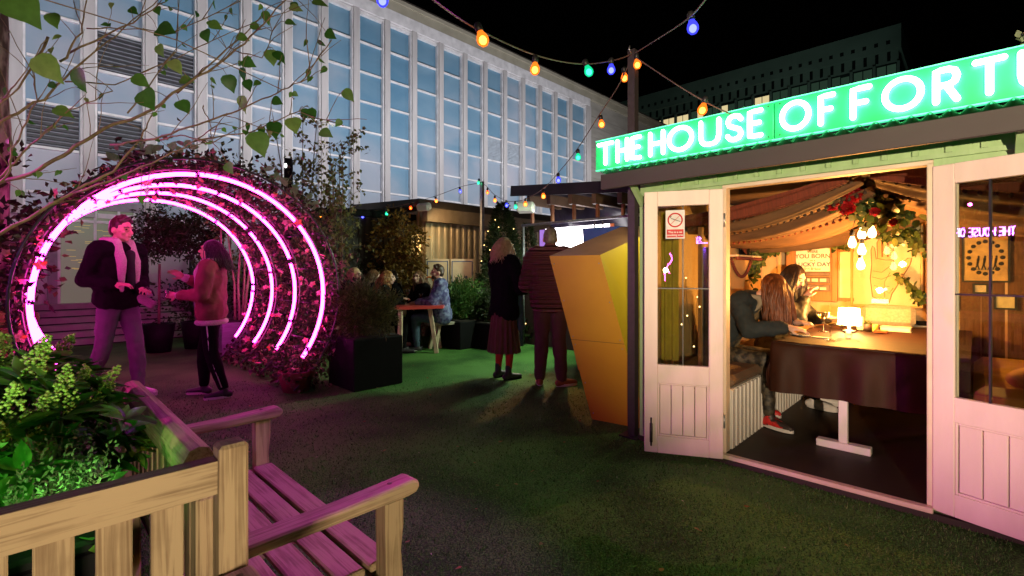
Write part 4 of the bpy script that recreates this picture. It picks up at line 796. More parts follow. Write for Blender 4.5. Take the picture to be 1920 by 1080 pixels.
slab('slanting_counter','tall slanting ochre and yellow painted counter piece beside the hut wall',P(1030,480,4.3),P(1125,478,4.02),Vector((1.098,3.856,0)),P(1110,786,4.136)*1.0,1.2,.34,M_YO,M_YE,M_TOP,-.1)
z = 6.25; slab('slanting_counter','bright red orange slanting counter piece behind the man in the quilted jacket',P(1046,520,6.5),P(1080,520,6.3),Vector((1.2,6.0,0)),Vector((.86,6.2,0)),.6,.1,M_RED,M_RED,M_RED)
slab('slanting_counter','blue slanting counter piece rising behind the ochre one',P(1092,428,6.9),P(1160,424,6.5),Vector((1.75,6.5,0)),Vector((1.15,6.9,0)),.5,.02,M_BLU,M_BLU,M_BLU)
# ---------------------------------------------------------------- bar pavilion
BO = Vector((.19,8.43,0)); bar = thing('bar_pavilion','dark timber bar pavilion with beams and a glowing white back bar','pavilion',BO,ROT)
p_ = MB(); Rf = Matrix.Rotation(.085,3,'Y'); p_.box(Rf@Vector((2.19,1.22,2.71))-Vector((.2,0,0)),(4.66,2.76,.10),Rf); p_.box(Rf@Vector((2.19,-.165,2.69))-Vector((.2,0,0)),(4.70,.02,.18),Rf); p_.build('roof', mat('roof_membrane',(.03,.025,.04),rough=.35,bump=.5,bscale=6), bar)
p_ = MB(); p_.bb(-.1,4.5,2.5,2.58,0,2.66); p_.build('back_wall', M_DARKW, bar)
for i in range(6): zz = 2.62-.085*(.19+.45*i); o = MB().bb(.15+.45*i,.23+.45*i,-.06,2.4,zz-.17,zz-.01).build('beam', mat('beam_timber',(.16,.10,.06)) if i==0 else bpy.data.materials['beam_timber'], bar); MB().bb(.17+.45*i,.21+.45*i,.02,.07,2.1,zz-.171).build('post', mat('orange_post',(.30,.12,.05)) if i==0 else bpy.data.materials['orange_post'], bar)
MB().sheet(lambda a,b:(-.1+4.5*a, .85+.05*math.sin(a*23+b*4)+.04*math.sin(a*41), 2.02+(.62-.085*4.5*a)*b),90,10).build('hanging_membrane', mat('dark_membrane',(.012,.010,.02),rough=.3,scale=5,bump=.6,bscale=9), bar)
r_ = MB(); r_.tube([(-.02,0,2.09),(4.4,0,2.09)],.022,10); r_.tube([(.02,0,0),(.02,0,2.09)],.018,8); r_.tube([(1.52,0,2.05),(1.50,0,1.75)],.012,8); r_.tube([(1.66,0,2.05),(1.68,0,1.75)],.012,8); r_.build('rail', M_STEEL, bar)
MB().bb(.02,1.40,.60,.63,1.22,2.07).build('lit_back_bar', emit('back_bar_light',(1,.93,.95),9.0), bar)
MB().bb(-.09,.28,.56,.585,1.22,2.05).build('lilac_panel', glow('lilac_panel',(.4,.3,.6),(.45,.22,.85),.8), bar); MB().bb(1.401,1.47,.60,.63,1.22,2.07).build('orange_panel', glow('orange_panel',(.7,.2,.06),(.8,.2,.08),.35), bar); MB().bb(1.72,4.3,1.1,1.14,1.2,2.05).build('pink_panel', glow('pink_panel',(.6,.25,.2),(.7,.25,.2),.25), bar)
MB().bb(0,4.4,.05,.5,0,1.12,.01).build('counter', mat('counter_front',(.05,.02,.02)), bar); MB().bb(-.03,4.4,.0,.56,1.121,1.17,.006).build('counter_top', M_DARKW, bar)
bx = thing('wall_speaker','small white box speaker hung under the bar roof beam','speaker',BO+EX*.30+EY*-.25+Vector((0,0,2.26)),ROT+.5); s_ = MB(); s_.box((0,0,.1),(.30,.18,.17),Euler((R(-14),0,0)).to_matrix(),.03); s_.build('case', M_WHITE, bx); MB().bar((0,.07,.12),(0,.22,.33),.03).build('bracket', M_BLACK, bx)
lamp('bar_light','SPOT',BO+EX*1.55+EY*-.3+Vector((0,0,2.33)),260,(.76,1,.68),BO+EX*-.7+EY*-2.0,spot_size=R(125),spot_blend=.7,shadow_soft_size=.12)
lamp('back_bar_blue','POINT',BO+EX*2.2+EY*1.6+Vector((0,0,2.3)),5,(.12,.08,1),shadow_soft_size=.1)
# ---------------------------------------------------------------- poles
def pole(label, loc, h, m=M_BLACK):
    o = thing('light_pole',label,'pole',loc,ROT); mb = MB(); mb.bb(-.03,.03,-.03,.03,.012,h); mb.build('post', m, o); MB().bb(-.08,.08,-.08,.08,0,.0115).build('base_plate', M_BLACK, o); k = MB(); k.tube([(0,-.03,h-.03),(0,-.06,h-.01),(0,-.05,h+.02)],.006,6); k.build('hook', M_STEEL, o); return o
PL1 = P(1187,509,3.72); PL2 = P(904,509,9.4)
pole('tall black square pole at the left corner of the hut holding bulb strings',(PL1.x,PL1.y,0),3.0,mat('black_pole',(.06,.05,.055),rough=.35,scale=30)); pole('slim grey pole beside the conifer holding bulb strings',(PL2.x,PL2.y,0),3.05,M_STEEL)
# ---------------------------------------------------------------- bulb strings
BC = {'o':((1,.20,.015),3.0),'r':((1,.09,.01),3.0),'b':((.06,.07,1),2.6),'g':((.01,.75,.35),1.8)}
BF = {k: emit('filament_'+n, c, s) for k,n,c,s in (('o','amber',(1,.50,.12),22),('r','red',(1,.34,.06),20),('b','blue',(.30,.34,1),14),('g','green',(.20,1,.62),9))}
def bulbmat(name, c, s):
    m, nt, out = newmat(name); t = nd(nt,'BsdfTransparent'); t.inputs[0].default_value = (min(1,c[0]+.15),min(1,c[1]+.15),min(1,c[2]+.15),1); e = nd(nt,'Emission'); e.inputs[0].default_value = c4(c); e.inputs[1].default_value = s; mx = nd(nt,'MixShader'); mx.inputs[0].default_value = .45
    nt.links.new(t.outputs[0],mx.inputs[1]); nt.links.new(e.outputs[0],mx.inputs[2]); nt.links.new(mx.outputs[0],out.inputs[0]); return m
BM = {k: bulbmat('bulb_'+n, *BC[k]) for k,n in (('o','amber'),('r','red'),('b','blue'),('g','green'))}
def bulb_string(label, pts, bulbs):                     # pts: cable (px,py,Y); bulbs: (px,py,Y,colour,tilt)
    c = [P(*p) for p in pts]; o = thing('bulb_string',label,'string lights',c[0],0); b0 = c[0]; sm = [x-b0 for x in c]
    fine = []
    for i in range(len(sm)-1):
        p0, p1, p2, p3 = sm[max(0,i-1)], sm[i], sm[i+1], sm[min(len(sm)-1,i+2)]
        for k in range(8):
            t = k/8; fine.append(.5*((2*p1)+(p2-p0)*t+(2*p0-5*p1+4*p2-p3)*t*t+(3*p1-p0-3*p2+p3)*t**3))
    fine.append(sm[-1]); MB().tube(fine,.0045,6).build('cable', mat('cable_rubber',(.16,.10,.09),rough=.5) if 'cable_rubber' not in bpy.data.materials else bpy.data.materials['cable_rubber'], o)
    for px,py,Y,k,tl in bulbs:
        q = P(px,py,Y)-b0; top = min(fine,key=lambda p:(p-q).length if p.z>q.z-.02 else 9); d = (top-q); d = d.normalized() if d.length>.01 else Vector((0,0,1)); d = (d*.35+Vector((tl*.5,0,1))).normalized(); M = d.to_track_quat('Z','Y').to_matrix()
        mb = MB(); mb.lathe([(0,-.034),(.016,-.03),(.028,-.014),(.030,.002),(.024,.02),(.016,.034),(.0145,.04)],q,14,M); bb_ = mb.build('bulb', BM[k], o); MB().ell(q+M@Vector((0,0,-.004)),(.019,.019,.021),M,12,8).build('filament', BF[k], bb_)
        s_ = MB(); s_.lathe([(.015,.04),(.019,.042),(.019,.075),(.012,.085),(.0,.087)],q,12,M); s_.tube([q+M@Vector((0,0,.08)),top],.005,5); s_.build('socket', M_BLACK, bb_)
    return o
bulb_string('string of amber, green and blue bulbs sagging from the top edge to the hut pole',[(760,-40,1.6),(812,0,1.9),(890,52,2.3),(1003,103,2.9),(1090,120,3.2),(1155,112,3.55),(1187,100,3.72)],[(905,74,2.3,'o',-.5),(1003,130,2.9,'o',.05),(1104,134,3.2,'g',-.4),(1146,131,3.5,'b',.2)])
bulb_string('bulb string rising from the hut pole to the upper right',[(1187,102,3.70),(1230,75,3.2),(1290,35,2.5),(1330,-10,2.2),(1370,-60,2.0)],[(1195,121,3.66,'o',-.2),(1299,52,2.5,'b',-.1)])
bulb_string('long bulb string falling from the hut pole to the slim grey pole',[(1187,102,3.74),(1160,160,4.0),(1122,218,4.4),(1082,280,4.9),(1045,326,5.5),(1017,355,6.1),(984,374,6.8),(966,377,7.3),(949,376,7.9),(927,365,8.5),(915,352,9.0),(904,342,9.4)],[(1171,146,3.95,'o',.1),(1128,233,4.4,'o',-.1),(1084,295,4.9,'g',0),(1047,338,5.5,'b',0),(1019,368,6.1,'o',-.2),(985,383,6.8,'o',.2),(967,388,7.3,'g',-.2),(950,385,7.9,'b',0),(928,376,8.5,'o',0),(914,361,9.1,'r',0)])
bulb_string('far bulb string from the slim grey pole leftwards past the shed',[(904,342,9.35),(865,350,9.3),(818,367,9.2),(770,381,9.1),(725,391,9.0),(680,398,8.9),(637,400,8.8),(600,396,8.7),(560,385,8.6)],[(897,343,9.35,'g',.4),(863,359,9.3,'b',0),(818,377,9.2,'o',-.1),(770,390,9.1,'r',0),(725,401,9.0,'g',0),(680,406,8.9,'b',0),(637,407,8.8,'o',0),(601,405,8.7,'o',0)])
bulb_string('single cable with one amber bulb from the hut pole to the sign',[(1187,104,3.70),(1240,140,3.35),(1290,172,3.1),(1340,200,2.95),(1375,216,2.85)],[(1317,206,3.0,'o',.1)])
bulb_string('bulb string crossing high at the top left with one violet bulb',[(600,-90,2.2),(660,-40,2.3),(716,-14,2.4),(790,-40,2.5)],[(717,0,2.4,'b',0)])
# ---------------------------------------------------------------- sheds behind
SO = P(798,509,9.4); sh = thing('corrugated_shed','tan corrugated metal shed with dark overhanging roof behind the slim pole','shed',(SO.x,SO.y,0),ROT); M_CORR = mat('tan_sheet',(.40,.31,.20),(.33,.25,.16),rough=.45,metal=.3,scale=3)
cw = MB(); cw.sheet(lambda a,b:(.02*max(-.6,min(.6,1.4*math.sin(a*3.6*2*math.pi/.16))), a*3.6, b*2.5),260,1,False); cw.sheet(lambda a,b:(-a*2.2, .02*max(-.6,min(.6,1.4*math.sin(a*2.2*2*math.pi/.16))), b*2.5),160,1,False); cw.build('wall', M_CORR, sh)
rf = MB(); rf.add([(.22,-.3,2.52),(.22,3.8,2.52),(-2.4,3.8,2.66),(-2.4,-.3,2.66),(.22,-.3,2.66),(.22,3.8,2.66),(-2.4,3.8,2.8),(-2.4,-.3,2.8)],[[0,3,2,1],[4,5,6,7],[0,1,5,4],[1,2,6,5],[2,3,7,6],[3,0,4,7]]); rf.build('roof', M_DARKW, sh); MB().bb(.03,.2,-.1,3.7,2.25,2.515).build('eaves_board', mat('eaves',(.20,.15,.10)), sh)
wn = MB().bb(-.72,-.12,-.045,-.03,1.62,2.02).build('window', emit('warm_window',(1,.58,.18),2.4), sh); f = MB(); f.bb(-.45,-.42,-.06,-.046,1.6,2.04); f.bb(-.75,-.09,-.06,-.046,2.0205,2.05); f.bb(-.75,-.09,-.06,-.046,1.59,1.6195); f.build('frame', M_DARKW, wn)
fx = thing('floodlight','white floodlight under the corner of the tan shed roof','floodlight',P(795,388,9.0),ROT); s_ = MB(); s_.box((0,0,0),(.26,.16,.14),Euler((R(20),0,.4)).to_matrix(),.03); s_.build('case', M_WHITE, fx); MB().bar((0,.05,0),(0,.2,.12),.03).build('bracket', M_BLACK, fx)
lamp('shed_flood','SPOT',P(812,392,8.75),60,(1,.68,.33),(SO.x+1.4,SO.y+1.4,1.1),spot_size=R(120),spot_blend=.8,shadow_soft_size=.05)
for k,(px0,px1,lab) in enumerate(((799,842,'white carnival panel with blue border and two dark figures, left one'),(845,888,'white carnival panel with blue border half hidden by the conifer'))):
    a = P(px0,509,9.15); b = P(px1,509,9.15); o = thing('painted_panel',lab,'panel',(a.x,a.y,0),0); wd = b.x-a.x; MB().bb(0,wd,0,.04,.45,1.52).build('board', mat('panel_white',(.62,.50,.38),(.54,.42,.3)) if k==0 else bpy.data.materials['panel_white'], o)
    bl = MB()
    for q in ((.02,.035,.5,1.48),(wd-.035,wd-.02,.5,1.48),(.035,wd-.035,1.465,1.48),(.035,wd-.035,.5,.515)): bl.bb(q[0],q[1],-.004,-.0005,q[2],q[3])
    bl.build('border', mat('panel_blue',(.03,.08,.25)) if k==0 else bpy.data.materials['panel_blue'], o); fg = MB()
    for c in ((.17,1.0),(.31,.98)) if k==0 else ((.12,1.0),(.30,1.02)): fg.ell((c[0],-.004,c[1]+.15),(.025,.004,.03),None,10,7); fg.cap((c[0],-.004,c[1]+.1),(c[0]-.01,-.004,c[1]-.1),.035,.055); fg.cap((c[0],-.004,c[1]+.07),(c[0]+.07,-.004,c[1]+.0),.014,.01); fg.cap((c[0]-.01,-.004,c[1]-.1),(c[0]-.03,-.004,c[1]-.28),.022,.014); fg.cap((c[0],-.004,c[1]-.1),(c[0]+.03,-.004,c[1]-.28),.022,.014)
    for i in range(len(fg.v)): v = fg.v[i]; fg.v[i] = (v[0], -.001+max(-.006,min(0,v[1]*.2)), v[2])
    fg.build('painted_figure', mat('figure_brown',(.20,.09,.04),(.06,.07,.15),scale=12,tight=(.45,.55)) if k==0 else bpy.data.materials['figure_brown'], o)
    if k==0: sun_ = MB(); sun_.tube([Vector((.06+.075*math.cos(R(q)),-.004,1.10+.075*math.sin(R(q)))) for q in range(0,181,12)],.014,8); sun_.build('orange_arc', mat('arc_orange',(.65,.18,.03)), o)
BKO = G(690,600); bk = thing('timber_hut','low black timber hut in shadow behind the seated group','shed',(-3.4,10.6,0),ROT); s_ = MB(); s_.bb(-1.6,1.6,-1.3,1.3,0,2.3)
for i in range(20): s_.bb(1.6005,1.615,-1.25+.13*i,-1.16+.13*i,0,2.28)
s_.build('wall', M_DARKW, bk); MB().bb(-1.75,1.75,-1.45,1.45,2.301,2.42).build('roof', M_BLK, bk)
# flood lamps for the hall, standing on its forecourt
for t, e in ((-1.5,420),(2.6,520),(6.6,560),(10.8,560),(15,470)):
    p = FO+EX*4.6+EY*t+Vector((0,0,3.3)); q = FO+EY*(t+.2)+Vector((0,0,6.6)); l_ = lamp('hall_flood','AREA',p,e*.195,(.95,.93,1),q,shape='RECTANGLE',size=.5,size_y=.3); l_.data.spread = R(130)
# speaker post behind the arch
o = thing('speaker_post','black column speaker with small lit lamps behind the top of the arch','speaker',(P(541,509,7.2).x,7.2,0),.3); s_ = MB(); s_.bb(-.055,.055,-.06,.06,0,2.98,.01); s_.build('column', M_BLK, o); MB().ell((-.03,-.07,2.86),(.02,.012,.035),None,10,8).build('lamp', emit('cool_led',(1,1,1),3), o); MB().ell((-.05,-.07,2.46),(.016,.012,.03),None,10,8).build('lamp', emit('amber_led',(1,.4,.05),3), o)
# added lamps out of view: office block spot, two floods behind the photographer
lamp('added_tower_spot','SPOT',(32,42,4),8500,(.58,1,.80),(30,78,27),spot_size=R(110),spot_blend=1,shadow_soft_size=1)  # added unseen spot that brightens the far office block
f2 = thing('floodlight','added warm floodlight on an unseen tall stand facing the hut','floodlight',(-.6,-3.1,0),0); s_ = MB(); s_.tube([(0,0,0),(0,0,1.2)],.02,8); s_.box((0,0,.01),(.4,.4,.02)); s_.build('stand', M_BLACK, f2); MB().box((0,-.06,1.3),(.5,.08,.3),None,.01).build('case', M_BLACK, f2)
l_ = lamp('added_hut_flood','SPOT',(-.6,-3.0,1.3),2200,(1,.75,.47),(2.0,2.75,2.0),spot_size=R(44),spot_blend=.9,shadow_soft_size=.03)  # added out of view to give the hut front its warm light
fl = thing('floodlight','added low warm floodlight on a stand behind the viewpoint','floodlight',(.8,-1.3,0),0); s_ = MB(); s_.tube([(0,0,0),(0,0,.5)],.02,8); s_.box((0,0,.01),(.4,.4,.02)); s_.build('stand', M_BLACK, fl); MB().box((0,-.06,.60),(.3,.08,.2),None,.01).build('case', M_BLACK, fl)
l_ = lamp('added_bench_flood','AREA',(.8,-1.25,.60),13,(1,.80,.54),(-1.0,1.3,1.1),shape='RECTANGLE',size=.26,size_y=.16); l_.data.spread = R(75)  # added out of view for warm light on the bench and branches

# the sign opposite the hut, outside the view at left; the right door's glass mirrors it
op = thing('opposite_sign','violet neon words on a dark board facing the hut from the left','neon sign',(-4.6,.4,0),0); b_ = MB(); b_.bb(-.06,-.02,-.3,2.1,1.62,2.12); b_.bb(-.06,-.02,-.25,-.17,0,1.619); b_.bb(-.06,-.02,1.95,2.03,0,1.619); b_.build('board', M_BLK, op)
M_VIO = emit('violet_neon',(.45,.10,1),190); yy = .02
for wd_ in ('THE','HOUSE','OF'):
    for ch in wd_:
        mb = MB(); cw_ = .047; f = lambda x,z: Vector((.0, yy+cw_*x, 1.825+.125*z)); st_ = LET[ch]
        if st_ == 'o': mb.tube([f(.5+.5*math.cos(i*math.pi/9),.5+.5*math.sin(i*math.pi/9)) for i in range(18)],.008,6,closed=True)
        else:
            for q in st_: mb.tube([f(*p) for p in q],.008,6)
        mb.build('letter', M_VIO, op); yy += cw_+.016
    yy += .028
fz = MB(); fz.tube([Vector((.0,1.03+.05*math.sin(t*.9),1.25+.055*t)) for t in range(8)],.011,8); fz.tube([Vector((0,1.12,1.1)),Vector((0,1.12,1.35))],.011,8); fz.build('pink_squiggle', emit('magenta_neon',(1,.06,.62),170), op)

wf = thing('floodlight','added purple floodlight on an unseen boom arm high above the bench','floodlight',(-1.2,-1.3,0),0); f_ = MB(); f_.tube([(0,0,0),(0,0,3.75)],.03,8); f_.tube([(0,0,3.7),(1.55,3.3,3.7)],.02,8); f_.build('boom', M_BLACK, wf); MB().box((1.55,3.3,3.62),(.28,.2,.12),None,.01).build('case', M_BLACK, wf)
lamp('added_purple_flood','SPOT',(.35,2.0,3.54),235,(.74,.03,1),(-.58,1.84,.4),spot_size=R(35),spot_blend=.6,shadow_soft_size=.03)  # added above the view to turn the bench seat purple
lamp('added_magenta_spot','SPOT',(-4.45,.95,2.3),620,(1,.05,.62),(2.1,2.5,.25),spot_size=R(24),spot_blend=1,shadow_soft_size=.02)  # added narrow beam that tints the bottoms of the hut doors magenta
MB().box((.0,0,2.28),(.12,.16,.14),None,.01).build('case', M_BLACK, op)  # housing for the added magenta beam
lamp('added_amber_spot','SPOT',BO+EX*1.1+EY*-.3+Vector((0,0,2.33)),170,(1,.30,.10),(.35,4.7,0),spot_size=R(48),spot_blend=1,shadow_soft_size=.05)  # added spot for a warm pool on the turf near the couple
wl = hthing('added_wall_lamp','added small round lamp on the hut side wall, lighting the yellow counter','lamp',-.70,.75,1.85); MB().lathe([(.05,-.02),(.06,.0),(.05,.06),(0,.07)],n=14).build('hood', M_BLACK, wl); MB().ell((0,0,-.03),(.03,.03,.03),None,10,8).build('bulb', emit('added_lamp_glow',(1,.8,.35),12), wl)
lamp('added_lamp_light','POINT',hw(-.74,.75,1.78),9,(1,.86,.42),shadow_soft_size=.03)  # lamp added behind the pole to brighten the counter's yellow side
# ---------------------------------------------------------------- benches
W_D, W_L = (.19,.12,.065), (.43,.315,.185)
TEAK = [wood('teak_%s'%n, W_D, W_L, i, 1.25) for i,n in enumerate(('lengthwise','crosswise','upright'))]
M_PLUG = mat('wood_plug',(.10,.06,.03))
def bench(label, loc, front, L, ends, back_y, rail_x, rail_z, post_top, group):
    """local x along the bench, y towards its front (0 = front edge), back at y = back_y"""
    o = thing('garden_bench',label,'bench',loc,front,group); s_ = MB(); h = .055; y = -.01; k = 0
    while y-.078 > back_y+.02 and k < 6: s_.bb(-L+.03,L-.03,y-.078,y,.402,.424,.005); y -= .094; k += 1
    s_.build('seat', TEAK[0], o); r_ = MB(); r_.bb(-L+.03,L-.03,-.045,-.02,.33,.401,.004); r_.bb(-L+.03,L-.03,back_y+.03,back_y+.055,.33,.401,.004); r_.build('seat_rail', TEAK[0], o)
    for sx in (-1,1):
        x = sx*L; f = MB(); prof = [(-.028,0),(.028,0),(.028,.40),(.022,.47),(.030,.54),(.030,.615),(-.030,.615),(-.030,.54),(-.028,.47)]
        f.prism(prof, lambda a,b,k,x=x: Vector((x-.026+.052*k, a-.045, b))); f.build('leg', TEAK[2], o)
        b = MB(); b.bb(x-.028,x+.028,back_y-.028,back_y+.028,0,post_top,.007); b.build('leg', TEAK[2], o)
        a = MB(); ya = back_y+.029; pr = [(ya,.617),(.0,.617),(.028,.622),(.040,.636),(.036,.655),(.015,.664),(-.04,.660),(-.2,.652),(ya,.652)]
        n0 = len(a.v); a.prism(pr, lambda p,q,k,x=x: Vector((x-.034+.068*k,p,q))); ob = a.build('armrest', TEAK[1], o); bv = ob.modifiers.new('b','BEVEL'); bv.width = .008; bv.segments = 2; bv.limit_method='ANGLE'; bv.angle_limit = R(45)
        sd = MB(); sd.bb(x-.018,x+.018,back_y+.03,-.075,.33,.40,.003); sd.build('side_rail', TEAK[1], o)
    b = MB(); prr = [(back_y-.03,rail_z-.078),(back_y+.03,rail_z-.078),(back_y+.033,rail_z-.03),(back_y+.02,rail_z-.006),(back_y,rail_z),(back_y-.02,rail_z-.006),(back_y-.033,rail_z-.03)] if rail_x else [(back_y-.018,rail_z-.074),(back_y+.018,rail_z-.074),(back_y+.02,rail_z-.004),(back_y-.02,rail_z-.004)]
    b.prism(prr, lambda p,q,k: Vector((-L+.029+(2*L-.058+(rail_x or 0))*k,p,q))); b.bb(-L+.03,L-.03,back_y-.014,back_y+.014,.455,.515,.004); ob = b.build('back_rail', TEAK[0], o); bv = ob.modifiers.new('b','BEVEL'); bv.width=.004; bv.segments=2; bv.limit_method='ANGLE'; bv.angle_limit=R(40)
    sl = MB(); n = int((2*L-.06)/.081)
    for i in range(n): x = L-.074-.081*i; sl.bb(x-.0265,x+.0265,back_y-.008,back_y+.008,.5155,rail_z-.0745,.002)
    sl.build('slats', TEAK[2], o); 
    for sx in (-1,1):
        pg = MB()
        for (y_,z_) in ((back_y+.06,.6521),(-.045,.6605)): pg.lathe([(.007,0),(.007,.0012),(0,.0012)],(sx*L,y_,z_),10)
        pg.build('dowel_plug', M_PLUG, o)
    return o
bench('weathered teak bench whose seat is lit purple by the added boom floodlight', Vector((-.71,1.80,0)), ROT, .535, None, -.505, -.04, .872, .79, 'teak garden benches')
# the other bench: its length runs along y of the grid, its front looks along +x of the grid
bA = Vector((-.605,1.027,0)); LA = .62
bench('weathered teak bench seen from behind its slatted back in the near left corner', bA-EY*LA+EX*.505, ROT-math.pi/2, LA, None, -.505, 0, .89, .915, 'teak garden benches')
# ---------------------------------------------------------------- planter behind the benches
def al(x,y,z): return bA+EX*x+EY*y+Vector((0,0,z))
pl = thing('planter','large black planter box behind the teak benches','planter',al(-.85,-.50,0),ROT); p_ = MB(); p_.bb(-.68,.68,-.30,.30,0,.70,.008); p_.bb(-.70,.70,-.32,.32,.701,.73,.008); p_.build('box', M_BLK, pl); MB().bb(-.64,.64,-.27,.27,.731,.745).build('soil', M_SOIL, pl)
M_SKIM = leafmat('skimmia_leaf',[(.025,.11,.014),(.055,.21,.025),(.11,.31,.045),(.20,.38,.07)],.35,.3); M_BUD = leafmat('skimmia_bud',[(.18,.34,.05),(.30,.48,.09),(.42,.56,.16)],.6,.2)
sk = thing('skimmia_shrub','bushy green skimmia with pale green flower heads behind the near bench','shrub',al(-.75,-.40,.745),ROT)
lf = MB(); bd = MB(); stm = MB()
def octa(mb,p,r): mb.add([p+Vector(v)*r for v in ((1,0,0),(-1,0,0),(0,1,0),(0,-1,0),(0,0,1),(0,0,-1))],[[0,2,4],[2,1,4],[1,3,4],[3,0,4],[2,0,5],[1,2,5],[3,1,5],[0,3,5]],True)
for i in range(135):
    a = random.random()*6.283; rr = math.sqrt(random.random()); x = math.cos(a)*rr*.53-.06; y = math.sin(a)*rr*.32+.03; z = .25*(1-rr*rr*.75)+random.uniform(-.14,.05)
    if z < .01: z = random.uniform(.01,.1)
    tip = Vector((x,y,z)); up = (Vector((x*1.0,y*1.0,.55))+rdir()*.18).normalized(); stm.tube([Vector((x*.45,y*.45,-.02)),tip-up*.08,tip],[.006,.004,.003],5)
    for j in range(11):
        b = j*2.4+random.random(); side = (Matrix.Rotation(b,3,up)@up.orthogonal().normalized()); d = (side*1.0+up*random.uniform(.15,.8)); lf.leaf(tip-up*random.uniform(0,.035),d,up,random.uniform(.065,.105),random.uniform(.024,.036),.3,random.uniform(.05,.3))
    if random.random()<.45 and z > .08:
        H = random.uniform(.075,.12)
        for j in range(130):
            t = random.random(); q = tip+up*(.01+H*t)+rdir()*(.040*(1-t*.75))*random.uniform(.6,1); octa(bd,q,random.uniform(.0035,.0058))
lf.build('foliage', M_SKIM, sk); bd.build('flower_heads', M_BUD, sk); stm.build('stems', mat('green_stem',(.12,.18,.05)), sk)
hz = thing('heather','grey brown heather with upright spikes at the edge of the black planter','plant',al(-.36,-.26,.745),ROT); mb = MB()
for i in range(150):
    p = Vector((rnd(.20),rnd(.07),0)); d = Vector((rnd(.35),rnd(.35),1)).normalized(); h = random.uniform(.07,.15)
    for j in range(16): mb.tri(p+d*h*(j/16+.1), rdir()+d*.9, rdir(), .012, .006)
mb.build('spikes', leafmat('heather_spike',[(.10,.07,.05),(.22,.20,.13),(.18,.14,.12)],.8,.2), hz)
vp = thing('ivy_plant','bright green trailing ivy at the front edge of the black planter','plant',al(-.25,-.30,.745),ROT); mb = MB()
for i in range(170): p = Vector((random.uniform(-.85,.14),random.uniform(-.30,.14),random.uniform(-.05,.06))); mb.leaf(p, rdir()+Vector((.2,-.2,.2)), Vector((0,0,1))+rdir()*.5, random.uniform(.035,.06), random.uniform(.03,.05))
for i in range(16): p = Vector((.115+rnd(.02),random.uniform(-.35,.1),random.uniform(-.35,-.02))); mb.leaf(p, Vector((.3,rnd(.4),-1)), Vector((1,0,.3)), .045, .042)
mb.build('foliage', leafmat('ivy_bright',[(.04,.14,.02),(.08,.24,.03),(.18,.30,.05)],.4,.35), vp)
gl = thing('garden_light','small green garden spotlight sunk among the skimmia leaves','spotlight',al(-.22,-.25,.746),0); MB().lathe([(.03,0),(.034,.03),(.026,.034),(0,.03)],n=14).build('case', M_BLACK, gl)
g3 = thing('garden_light','added green white floodlight clipped to the unseen near end of the black planter','spotlight',al(-.14,-.86,.735),0); MB().lathe([(.03,0),(.05,.05),(.045,.055),(0,.05)],n=14).build('case', M_BLACK, g3)
lamp('added_leaf_flood','SPOT',al(-.16,-.84,.92),18,(.62,1,.36),al(-.75,-.30,.95),spot_size=R(120),spot_blend=.9,shadow_soft_size=.02)  # added off to the side to light the shrub's camera-facing leaves
lamp('green_spot','SPOT',al(-.08,-.24,.80),3.2,(.22,1,.16),al(-.8,-.30,1.0),spot_size=R(150),spot_blend=.9,shadow_soft_size=.02)
gl2 = thing('garden_light','green garden spotlight at the left end of the black planter','spotlight',al(-.40,-.74,.746),0); MB().lathe([(.03,0),(.034,.03),(.026,.034),(0,.03)],n=14).build('case', M_BLACK, gl2)
lamp('green_spot_low','SPOT',al(-.14,-.42,.84),.5,(.08,1,.08),al(-.5,-.36,.80),spot_size=R(140),spot_blend=.9,shadow_soft_size=.02)
# ---------------------------------------------------------------- foreground branching shrub
tr = thing('birch_shrub','bare branching birch with large round green leaves at the left foreground','tree',(P(-330,509,2.0).x,2.0,0),0); T0 = tr.location.copy()
brn = MB(); lfm = MB(); tw_ = MB(); hub = P(-200,520,2.0); ALLP = []
brn.tube([T0-T0,(P(-280,600,2.0)-T0),(hub-T0)],[.035,.03,.026],8)
BR = [([(0,345),(60,325),(130,280),(200,240),(275,210),(340,165),(420,110),(480,60),(545,-10)],9,1.9,1.7),([(0,230),(80,185),(150,120),(215,65),(305,-10)],6,1.7,1.9),([(0,440),(130,365),(215,320),(262,260),(288,210)],8,1.8,1.9),([(140,362),(250,320),(340,280),(405,235)],4.5,1.8,1.7),
 ([(210,272),(290,258),(370,235),(450,205),(520,175),(570,145),(620,75)],4.5,1.8,1.6),([(5,325),(60,270),(130,210),(210,170)],5,1.75,1.7),([(10,330),(25,280),(70,190),(62,120)],5,1.7,1.7),([(115,118),(152,60),(165,-10)],4,1.7,1.7),([(130,102),(250,40),(310,3)],4,1.75,1.8),([(92,72),(35,165),(-20,215)],4.5,1.7,1.6),
 ([(330,172),(450,70),(505,15)],4,1.85,1.9),([(365,263),(470,245),(560,210),(645,235)],3,1.8,1.7),([(300,262),(340,255),(395,268),(410,232)],3,1.75,1.7),([(240,212),(330,95),(335,10)],3,1.8,2.0),([(160,52),(230,55),(330,60),(450,0)],2.5,1.8,1.9),([(120,150),(215,160),(330,110),(500,30)],3,1.8,2.0),([(380,195),(395,235),(398,260)],2,1.8,1.8),([(430,90),(490,110),(510,60)],2.5,1.8,1.8),([(0,195),(35,150),(90,72)],4,1.7,1.65)]
